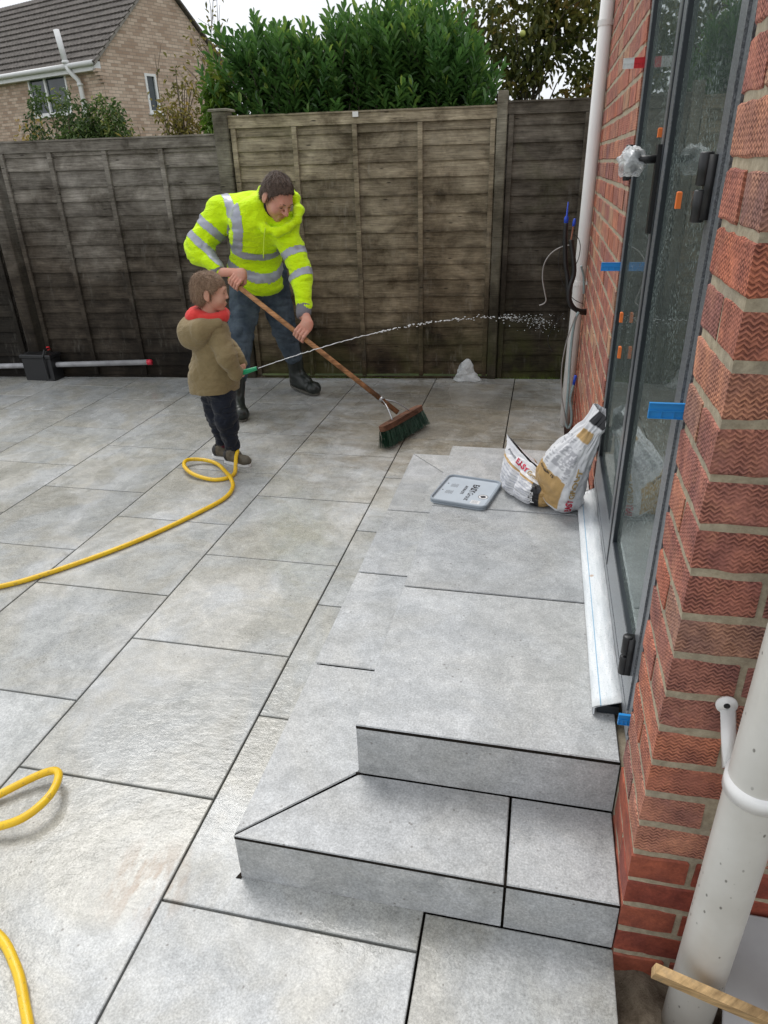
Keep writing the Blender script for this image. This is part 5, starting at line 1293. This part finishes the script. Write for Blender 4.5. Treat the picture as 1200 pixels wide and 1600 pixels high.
def colB(t, a):
    s = math.sin(2*math.pi*a); n = .02*nv3(t*8, a*9, 3)
    g_ = ((a-AFB+.5) % 1-.5)*SGB          # 0 at the side facing the camera, + to the right
    if .16 < t+n < .50 and -.26 < g_ < .045: return TAN
    if .80 < t < .88 and -.12 < g_ < .06: return TAN
    if t > .92 and -.10 < g_ < .12: return BLK
    if .56 < t < .72 and -.10 < g_ < .04: return GRY if nv3(t*70, a*50, 1) > -.1 else WH
    if .50 < t < .80 and -.25 < g_ < .05 and nv3(t*90, a*25, 5) > .28: return GRY
    return WH
def facing(fn, t):
    best = max(range(200), key=lambda k: float((fn(t, k/200)-fn(t, (k/200+.5) % 1))@A_(-.30, -.86, .40)))
    p0, p1 = pix(fn(t, best/200)), pix(fn(t, (best/200+.03) % 1)); return best/200, (1 if p1[0] > p0[0] else -1)
AFB, SGB = facing(bagB, .45)
bB = bag('grout_bag', bagB, 'half empty white grout bag with tan panel and red lettering leaning against the door frame', colfn=colB)
# slumped bag
Ld = A_(.175, -.19, 0); Ld /= np.linalg.norm(Ld); Wd = A_(-Ld[1]*-1, Ld[0]*-1, 0); Wd = A_(Ld[1], -Ld[0], 0)
def bagA(t, a):
    th = 2*math.pi*a; ca, sa = math.cos(th), math.sin(th)
    w = np.interp(t, [0, .05, .2, .5, .75, 1], [.07, .122, .132, .130, .130, .136]); d = np.interp(t, [0, .05, .2, .45, .7, .85, 1], [.03, .075, .088, .080, .045, .022, .006])
    H = np.interp(t, [0, .05, .3, .6, 1], [0, .004, .055, .115, .158])
    c = A_(-.232, 1.600, z2+.003)+Wd*(.018*t)
    u = np.sign(ca)*abs(ca)**.8; p = c+Ld*w*u+Wd*d*np.sign(sa)*abs(sa)**.8; tl_ = (.5-.5*u)
    p[2] += H*(.72+.62*tl_**1.5)
    crease = .020*math.exp(-((u+.12+.1*nv3(t*3, 0, 0))/.10)**2)*min(1, t*5)*(1 if t < .62 else max(0, 1-(t-.62)*6))
    nn = .010*nv3(t*4, ca*2, sa*2+14)+.010*abs(nv3(t*7+3, ca*3.4, sa*3+1))+.005*abs(nv3(t*16, ca*7, sa*7))
    out = p-c; out[2] *= .3; L = np.linalg.norm(out); p = p+out/max(L, 1e-6)*(nn*min(1, t*6)-crease)
    if p[2] < z2+.003: p[2] = z2+.003
    return p
def colA(t, a):
    n = .02*nv3(t*8, a*9, 3); u = math.cos(2*math.pi*a)
    front = math.sin(2*math.pi*a) > 0
    if front and .50 < u+n < .80 and t < .66: return BLK
    if u > .80 and t < .68 and front: return TAN
    if .60 < t+n < .66: return TAN if u > -.9 else WH
    if t < .60 and front:
        s = math.sin((t*40+u*3)*2.6); return (.50, .51, .56) if s > .35 and nv3(t*30, u*24, 3) > -.25 else WH
    return WH
bA = bag('grout_bag', bagA, 'slumped crumpled white grout bag with a black panel beside the grey lid', colfn=colA)
def front_sign(fn):
    return 1
mB = lambda t0, g0: (lambda x, y: (t0+x/.46, AFB+SGB*(g0-y/.60)))
bag_text(bB, bagB, text_mesh('EASY', .040, .0016, .95), INKR, mB(.255, .125)); bag_text(bB, bagB, text_mesh('GROUT', .038, .0010, .95), INKG, mB(.50, .125))
bag_text(bB, bagB, text_mesh('Porcelain 15', .014, .0004, .9), INK, lambda x, y: (.475+y/.46, AFB+SGB*(-.10+x/.60)))
def mA(t0, u0):
    def f(x, y):
        u = max(-.999, min(.999, u0+x/.13)); ca = np.sign(u)*abs(u)**1.25; return (t0+y/.20, math.acos(ca)/(2*math.pi))
    return f
bag_text(bA, bagA, text_mesh('Azpects', .018, .0003, .85), INKGR, mA(.80, -.58)); bag_text(bA, bagA, text_mesh('EASY', .032, .0014, .9), INKR, mA(.79, -.08)); bag_text(bA, bagA, text_mesh('Grout', .028, .0006, .85), INKG, mA(.78, .42))
bag_text(bA, bagA, text_mesh('Azpects', .026, .0005, .8), INKW, lambda x, y: mA(.30+x/.20*.9, .65)(y, 0))
# ------------------------------------------------------------------ foliage
def leaves(name, B, D, L, Wd_, mat, parent, tint=None, droop=.0, fold=.25):
    B = np.asarray(B); D = np.asarray(D); n = len(B); D = D/np.linalg.norm(D, axis=1)[:, None]
    up = np.tile(A_(0, 0, 1), (n, 1)); S_ = np.cross(D, up)+rng.normal(0, .35, (n, 3)); S_ -= D*(S_*D).sum(1)[:, None]; S_ /= np.maximum(1e-6, np.linalg.norm(S_, axis=1))[:, None]
    N = np.cross(S_, D); L = np.broadcast_to(L, n)[:, None]; w = np.broadcast_to(Wd_, n)[:, None]
    v = np.empty((n, 6, 3)); v[:, 0] = B; v[:, 1] = B+D*L*.38+S_*w*.5+N*w*fold; v[:, 2] = B+D*L*.75+S_*w*.36+N*w*fold; v[:, 3] = B+D*L-A_(0, 0, 1)*L*droop
    v[:, 4] = B+D*L*.75-S_*w*.36+N*w*fold; v[:, 5] = B+D*L*.38-S_*w*.5+N*w*fold
    mid = n*0
    i = np.arange(n)[:, None]*6
    f = np.concatenate([i+A_(0, 1, 2, 3).astype(int), i+A_(0, 3, 4, 5).astype(int)])
    o = mesh(name, v.reshape(-1, 3), f, mat, parent)
    t = rng.random(n) if tint is None else np.clip(tint, 0, 1)
    a = o.data.attributes.new('tint', 'FLOAT', 'FACE'); a.data.foreach_set('value', np.concatenate([t, t]).astype(np.float32)); return o
BARK = simple('bark', (.09, .075, .055), .9, var=.3, sc=12); TWIG = simple('twig', (.14, .11, .075), .9, var=.3)
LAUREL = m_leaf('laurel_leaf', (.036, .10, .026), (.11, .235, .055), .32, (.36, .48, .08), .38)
def laurel(x0, x1, y0, dy, zt, nsh, label, seed):
    r = np.random.default_rng(seed); t = empty('laurel_bush', ((x0+x1)/2, y0, -.3), label, 'bush', 'laurel bushes behind the fence')
    B = []; D = []; tint = []; st = G(); Ls = []
    for q in range(nsh):
        u = r.random(); x = x0+(x1-x0)*u; y = y0+r.uniform(-dy, dy); e = 1-abs(2*u-1)**3.2*.45
        top = zt(x)*(1-.13*r.random()**1.6)*e**.12; low = r.uniform(.9, 2.15) if r.random() < .75 else top-.5
        H = min(r.uniform(.45, .75), max(.3, top-low)); z0 = r.uniform(low, max(low+.05, top-H)) if r.random() < .62 else top-H-r.random()*.1
        lean = A_((u-.5)*.55+r.normal(0, .28), r.normal(-.15, .3), 1); lean /= np.linalg.norm(lean); p0 = A_(x, y, z0)
        if r.random() < .25: st.tube([p0, p0+lean*H], [.006, .003], 4)
        nl = int(12+H*24); base_t = r.uniform(0, .5)
        for k in range(nl):
            s = .12+.88*(k/nl); ang = k*2.4+r.uniform(-.4, .4); side = A_(math.cos(ang), math.sin(ang), 0)
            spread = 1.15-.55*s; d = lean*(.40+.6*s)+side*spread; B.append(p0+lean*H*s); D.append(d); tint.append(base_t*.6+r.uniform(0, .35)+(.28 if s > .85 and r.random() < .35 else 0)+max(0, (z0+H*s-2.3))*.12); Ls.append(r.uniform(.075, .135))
    Ls = np.array(Ls); leaves('crown', B, D, Ls, Ls*.31, LAUREL, t, np.array(tint), .08)
    for q in range(4):
        xx = x0+(x1-x0)*(q+.5)/4; st.tube([(xx, y0, -.3), (xx+r.uniform(-.1, .1), y0, 1.0), (xx+r.uniform(-.2, .2), y0, 2.1)], [.03, .022, .01], 6)
    st.make('stems', BARK, t)
    # dark leafy core so that the mass is closed
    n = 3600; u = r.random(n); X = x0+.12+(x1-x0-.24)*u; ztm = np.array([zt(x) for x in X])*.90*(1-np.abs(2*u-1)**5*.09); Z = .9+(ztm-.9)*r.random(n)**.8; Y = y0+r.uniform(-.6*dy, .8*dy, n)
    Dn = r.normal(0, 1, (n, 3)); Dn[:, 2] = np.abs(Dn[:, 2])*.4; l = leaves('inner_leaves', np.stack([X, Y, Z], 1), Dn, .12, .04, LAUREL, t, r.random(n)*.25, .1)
ztop = lambda x: np.interp(x, [-3.5, -3.2, -2.95, -2.75, -2.5, -2.3, -1.95, -1.6, -1.25, -1.0, -.88], [2.32, 2.66, 2.80, 2.70, 2.54, 2.76, 2.80, 2.88, 2.78, 2.52, 2.25])
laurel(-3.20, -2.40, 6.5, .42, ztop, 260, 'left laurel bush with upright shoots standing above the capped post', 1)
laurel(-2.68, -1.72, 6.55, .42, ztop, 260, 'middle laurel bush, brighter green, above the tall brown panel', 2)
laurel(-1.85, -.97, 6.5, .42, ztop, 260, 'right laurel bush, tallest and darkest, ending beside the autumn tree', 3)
# branching tree helper
def tree(name, base, H, R, nb, label, lm, n_leaf, ll, lw, tintf, seed, cat='tree', spread=.5, group=None, fill=None, thin=-.2):
    tw = []
    r = np.random.default_rng(seed); t = empty(name, base, label, cat, group); g = G(); tips = []
    def grow(p, d, L, rad, lev):
        n = 4; P = [p]; 
        for i in range(n): d = d+r.normal(0, .14, 3); d[2] += .05; d /= np.linalg.norm(d); P.append(P[-1]+d*L/n)
        g.tube(P, list(np.linspace(rad, rad*.55, n+1)), 6 if lev < 2 else 4, cap=False)
        if lev >= 1: tips.extend((P[i], d.copy(), lev) for i in range(1, n+1))
        if lev < 4:
            for q in range(nb if lev else nb+2):
                s = P[r.integers(1, n+1)]; dd = d+r.normal(0, spread, 3); dd[2] += .1; dd /= np.linalg.norm(dd); grow(s, dd, L*r.uniform(.5, .78), rad*.55, lev+1)
    b = A_(*base)
    grow(b, A_(0, 0, 1), H*.42, R, 0)
    g.make('trunk' if cat == 'tree' else 'stems', TWIG if cat != 'tree' else BARK, t, True)
    if fill:
        (fc, fr_, fnum) = fill; q = r.normal(0, 1, (fnum, 3)); q /= np.linalg.norm(q, axis=1)[:, None]; q *= (r.random((fnum, 1))**.45); FB = A_(*fc)+q*A_(*fr_)
        keep = np.array([noise.noise((b[0]*2.6, b[1]*2.6, b[2]*2.6)) for b in FB]) > thin; FB = FB[keep]
        for e in range(26):
            k = FB[r.integers(0, len(FB))]; g2 = G(); g2.tube(spline([b0_ for b0_ in (A_(base[0]+r.normal(0, .1), base[1], fc[2]-fr_[2]*.9), (A_(base[0], base[1], fc[2]-fr_[2]*.2)+k)/2, k)], 4), [.012-.0012*j for j in range(9)], 4); tw.append(g2)
    tp = [q for q in tips if q[2] >= 2]; idx = r.integers(0, len(tp), n_leaf)
    B = np.array([tp[i][0] for i in idx])+r.normal(0, .05*H/2.5, (n_leaf, 3)); D = r.normal(0, 1, (n_leaf, 3)); D[:, 2] -= .4
    if fill: B = np.concatenate([B, FB]); D = np.concatenate([D, r.normal(0, 1, FB.shape)-A_(0, 0, .4)])
    for q in tw: q.make('branch', BARK if cat == 'tree' else TWIG, t)
    tint = tintf(B, r); m_ = len(B)
    leaves('crown', B, D, r.uniform(.7, 1.2, m_)*ll, r.uniform(.7, 1.1, m_)*lw, lm, t, tint, .2); return t
AUT = m_leaf('autumn_leaf', (.06, .085, .022), (.20, .20, .045), .5, (.42, .24, .08), .4)
cl_t = lambda k: (lambda B, r: .35+.5*np.array([noise.noise(tuple(b*k)) for b in B])+r.normal(0, .16, len(B)))
tree('apple_tree', (-.55, 8.0, -.3), 4.6, .085, 3, 'autumn apple tree with yellowing leaves left of the white downpipe', AUT, 900, .085, .055, cl_t(2.2), 11, spread=.5, fill=((-.42, 8.0, 2.75), (.80, .5, 1.15), 5200), thin=-.12)
tree('apple_tree', (.55, 8.3, -.3), 4.6, .09, 3, 'darker bare branched fruit tree directly behind the downpipe', AUT, 700, .08, .05, cl_t(2.0), 12, spread=.5, fill=((.62, 8.3, 2.8), (.85, .5, 1.2), 4200), thin=.0)
g = G(); g.sphere((-.62, 7.4, 2.62), .030, 10, 8); o = g.make('apple', simple('apple_skin', (.45, .48, .12), .4), None, True); tag(o, 'single pale green apple hanging in the autumn tree', 'apple')
HOL = m_leaf('holly_leaf', (.05, .09, .03), (.12, .19, .05), .4, (.42, .40, .10), .3)
tree('green_shrub', (-7.05, 9.0, -.3), 2.9, .05, 3, 'bushy dark green shrub in front of the brick neighbour\'s window', HOL, 500, .075, .035, cl_t(2.5), 13, 'shrub', .35, fill=((-7.08, 9.0, 1.95), (.50, .4, .80), 5200), thin=-.02)
tree('green_shrub', (-6.48, 9.2, -.3), 2.5, .05, 3, 'lower green shrub on the right side of the window shrub', HOL, 300, .075, .035, cl_t(2.5), 17, 'shrub', .30, fill=((-6.52, 9.2, 1.9), (.44, .4, .60), 3800), thin=-.02)
YLW = m_leaf('yellowing_leaf', (.08, .09, .02), (.26, .22, .05), .5, (.42, .28, .07), .3)
tree('twiggy_shrub', (-4.72, 8.0, -.3), 3.7, .045, 3, 'thin twiggy shrub with yellow and pink dying leaves before the gable', YLW, 700, .065, .035, cl_t(2.5), 21, 'shrub', .30, fill=((-4.72, 8.0, 2.0), (.36, .3, .62), 1100), thin=.0)
tree('yellow_shrub', (-8.05, 9.0, -.3), 3.1, .03, 3, 'small yellow leaved shrub at the left edge over the fence', YLW, 700, .07, .035, lambda B, r: .6+.3*r.random(len(B)), 23, 'shrub', .3)
LGT = m_leaf('light_leaf', (.05, .12, .015), (.14, .24, .03), .4, (.30, .32, .05), .35)
tree('leafy_shrub', (-3.36, 6.1, -.3), 2.3, .03, 2, 'light green leafy shrub tucked behind the capped post', LGT, 60, .10, .035, cl_t(2.5), 25, 'shrub', .16, fill=((-3.36, 6.1, 1.90), (.17, .2, .48), 1100), thin=-.4)
# ------------------------------------------------------------------ neighbour house
NB = empty('brick_house', (-12.052, 18.455, -.3), 'neighbour\'s pale pinkish brick house with brown tiled roof and white windows', 'house')
U = Vector((.352, .936, 0)).normalized(); Wv = Vector((-U.y, U.x, 0)); O_ = Vector((-12.052, 18.455, 0))
def nbp(u, w, z): return O_+U*u+Wv*w+Vector((0, 0, z))
m = M('pale_brick', .9, .2); bt = m.n('ShaderNodeTexBrick'); q = m.sep(m.obj)
m.l(m.comb(m.math('ADD', q[0], q[1]), q[2], 0), bt.inputs['Vector']); bt.inputs['Scale'].default_value = 1; bt.inputs['Brick Width'].default_value = .225; bt.inputs['Row Height'].default_value = .078; bt.inputs['Mortar Size'].default_value = .007; bt.offset = .5
bt.inputs['Color1'].default_value = (.46, .335, .25, 1); bt.inputs['Color2'].default_value = (.74, .60, .48, 1); bt.inputs['Mortar'].default_value = (.34, .29, .24, 1); bt.inputs['Bias'].default_value = -.1
m.color(m.mix(m.rng(m.noise(m.obj, 1.3, 4), .3, .7), bt.outputs['Color'], m.mix(1., bt.outputs['Color'], (.84, .80, .78), 'MULTIPLY'))); m.bump(bt.outputs['Fac'], -.4, .01); NBR = m.m
RZ = math.atan2(U.y, U.x)
GW, EZ, PZ, HD = 4.75, 4.20, 6.32, 9.0
def local(name, v, f, mat, parent, smooth=False):      # v in (u, w, z); keeps the wall-aligned object axes
    o = mesh(name, v, f, mat, None, smooth, origin=(0, 0, 0)); o.parent = parent; o.rotation_euler = (0, 0, RZ); o.location = (0, 0, .3); WL[o] = O_; return o
wu0, wu1, wz0, wz1 = 1.40, 1.80, 3.02, 3.98
fw0, fw1, fz0, fz1 = 1.56, 3.36, 3.05, 4.02
def holewall(a0, a1, z0, zt, h0, h1, hz0, hz1, mk, top=None):
    V = []; Fc = []
    def q(p): n = len(V); V.extend(mk(*x) for x in p); Fc.append(list(range(n, n+len(p))))
    q([(a0, z0), (a1, z0), (a1, hz0), (a0, hz0)]); q([(a0, hz0), (h0, hz0), (h0, hz1), (a0, hz1)]); q([(h1, hz0), (a1, hz0), (a1, hz1), (h1, hz1)])
    q(top if top else [(a0, hz1), (a1, hz1), (a1, zt), (a0, zt)])
    return V, Fc
V, Fc = holewall(0, GW, -.3, EZ, wu0, wu1, wz0, wz1, lambda a, z: (a, 0, z), [(0, wz1), (GW, wz1), (GW, EZ), (GW/2, PZ), (0, EZ)]); local('wall', V, Fc, NBR, NB)
V, Fc = holewall(0, HD, -.3, EZ, fw0, fw1, fz0, fz1, lambda a, z: (-.003, a, z)); local('wall', V, [f[::-1] for f in Fc], NBR, NB)
g = G(); g.box((GW-.004, 0, -.3), (GW, HD, EZ)); g.box((0, HD-.1, -.3), (GW, HD, EZ)); local('wall', g.v, g.f, NBR, NB)
def win(mk, a0, a1, z0, z1_, mull):
    def bx(p, q): g = G(); g.box((p[0], -1, p[1]), (q[0], 1, q[1])); return g
    fr = []
    def bar(a, b, c, d, dep0, dep1):
        n = len(fr_v); fr_v.extend(mk(x, y, dep) for dep in (dep0, dep1) for (x, y) in ((a, c), (b, c), (b, d), (a, d)))
        fr_f.extend([[n, n+1, n+2, n+3], [n+4, n+5, n+6, n+7], [n, n+1, n+5, n+4], [n+1, n+2, n+6, n+5], [n+2, n+3, n+7, n+6], [n+3, n, n+4, n+7]])
    fr_v, fr_f = [], []; t = .065
    bar(a0, a1, z0, z0+t, -.02, .05); bar(a0, a1, z1_-t, z1_, -.02, .05); bar(a0, a0+t, z0+t, z1_-t, -.02, .05); bar(a1-t, a1, z0+t, z1_-t, -.02, .05)
    for mm_ in mull: bar(mm_-t*.6, mm_+t*.6, z0+t, z1_-t, -.02, .05)
    w = local('window', fr_v, fr_f, WHITEP, NB)
    p = mesh('pane', [mk(a0+t, z0+t, .03), mk(a1-t, z0+t, .03), mk(a1-t, z1_-t, .03), mk(a0+t, z1_-t, .03)], [[0, 1, 2, 3]], PANE, None, origin=(0, 0, 0)); p.parent = w
    fr_v, fr_f = [], []; bar(a0-.05, a1+.05, z0-.05, z0-.002, -.07, .02); s = mesh('sill', fr_v, fr_f, WHITEP, None, origin=(0, 0, 0)); s.parent = w
PANE = simple('window_pane_dark', (.035, .05, .055), .06, var=.4, sc=2)
win(lambda a, z, d: (a, d, z), wu0, wu1, wz0, wz1, [])
win(lambda a, z, d: (-.003+d, a, z), fw0, fw1, fz0, fz1, [(fw0+fw1)/2+.1])
# roof: courses of ribbed tiles, joined
m = M('roof_tile', .9, .2); n_ = m.noise(m.obj, 9, 5, .7); sp = m.rng(m.vor(m.obj, 3.2), .04, .07, 1, 0)
m.color(m.mix(m.math('MULTIPLY', sp, .7), m.mix(m.rng(n_, .3, .7), (.075, .068, .062), (.19, .17, .155)), (.45, .43, .40))); ROOFT = m.m
V, Fc = [], []; slope = Vector((GW/2+.25, 0, (PZ-EZ)*(1+.25/(GW/2)))); SLn = slope.length; sdv = slope.normalized(); nrm = Vector((-sdv.z, 0, sdv.x)); rows = 13; gauge = SLn/rows; nxr = 190
for rI in range(rows):
    n0 = len(V)
    for e_, lift in ((0, .045), (1.06, .004)):
        for i in range(nxr+1):
            w = -.12+(HD+.2)*i/nxr; cor = .028*(abs(math.sin(w*math.pi/.15+rI*1.57)))**.7; p = Vector((-.25, 0, EZ-(PZ-EZ)*.25/(GW/2)+.10))+sdv*gauge*(rI+e_)+nrm*(lift+cor); V.append((p.x, w, p.z))
    for i in range(nxr+1):
        w = -.12+(HD+.2)*i/nxr; p = Vector((-.25, 0, EZ-(PZ-EZ)*.25/(GW/2)+.10))+sdv*gauge*rI; V.append((p.x, w, p.z))
    for i in range(nxr): Fc += [[n0+i+1, n0+i, n0+nxr+1+i, n0+nxr+2+i], [n0+i, n0+i+1, n0+2*(nxr+1)+i+1, n0+2*(nxr+1)+i]]
rf = local('roof', V, Fc, ROOFT, NB)
g = G(); z_ = EZ+.09; g.add([(GW/2, -.12, PZ+.10), (GW/2, HD, PZ+.10), (GW+.25, HD, EZ-.22+.10), (GW+.25, -.12, EZ-.22+.10), (GW/2, -.12, PZ+.04), (GW/2, HD, PZ+.04), (GW+.25, HD, EZ-.22+.04), (GW+.25, -.12, EZ-.22+.04)], [[0, 1, 2, 3], [7, 6, 5, 4], [0, 3, 7, 4], [3, 2, 6, 7]]); local('roof', g.v, g.f, ROOFT, NB)
VERG = simple('verge_mortar', (.30, .27, .24), .9)
g = G()
for (a, b) in (((-.25, EZ-.22+.05), (GW/2, PZ+.05)), ((GW/2, PZ+.05), (GW+.25, EZ-.22+.05))):
    g.add([(a[0], -.09, a[1]), (b[0], -.09, b[1]), (b[0], -.09, b[1]+.09), (a[0], -.09, a[1]+.09), (a[0], -.002, a[1]), (b[0], -.002, b[1]), (b[0], -.002, b[1]+.09), (a[0], -.002, a[1]+.09)], [[0, 1, 2, 3], [0, 4, 5, 1], [3, 2, 6, 7]])
local('verge', g.v, g.f, VERG, NB)
g = G(); g.box((-.20, 0, EZ-.26), (-.005, HD, EZ-.06)); local('fascia', g.v, g.f, WHITEP, NB)
g = G(); g.tube([(-.26, -.05, EZ-.10), (-.26, HD, EZ-.10)], .06, 12); local('gutter', g.v, g.f, WHITEP, NB, True)
g = G(); g.tube([(-.28, 1.18, EZ+.72), (-.28, 1.06, EZ-.02)], .075, 14); g.tube([(-.28, 1.06, EZ-.03), (-.27, 1.0, EZ-.22), (-.14, .86, EZ-.42), (-.12, .84, EZ-.55), (-.12, .84, 1.2)], .062, 14)
g.tube([(-.28, 1.065, EZ+.02), (-.28, 1.06, EZ-.04)], .092, 14); g.tube([(-.12, .84, EZ-.50), (-.12, .84, EZ-.56)], .082, 14); local('vent_pipe', g.v, g.f, WHITEP, NB, True)
g = G()
for i in range(4): g.box((-.20+.045*i, -.06, EZ-.30-.08*i), (-.006, .10, EZ-.225-.08*i))
local('corbel', g.v, g.f, NBR, NB)
# aerial far away
g = G(); b = Vector((-13.65, 30, 0)); g.tube([b+Vector((0, 0, -.3)), b+Vector((0, 0, 6.0))], .02, 6)
for k in range(5): g.tube([b+Vector((-.22+.02*k, 0, 5.92-.0*k)), b+Vector((.30-.1*k, 0, 5.92+.03*k))], .012, 5)
o = g.make('tv_aerial', simple('aerial_metal', (.35, .36, .38), .5)); tag(o, 'thin distant television aerial on a pole right of the gable', 'aerial')
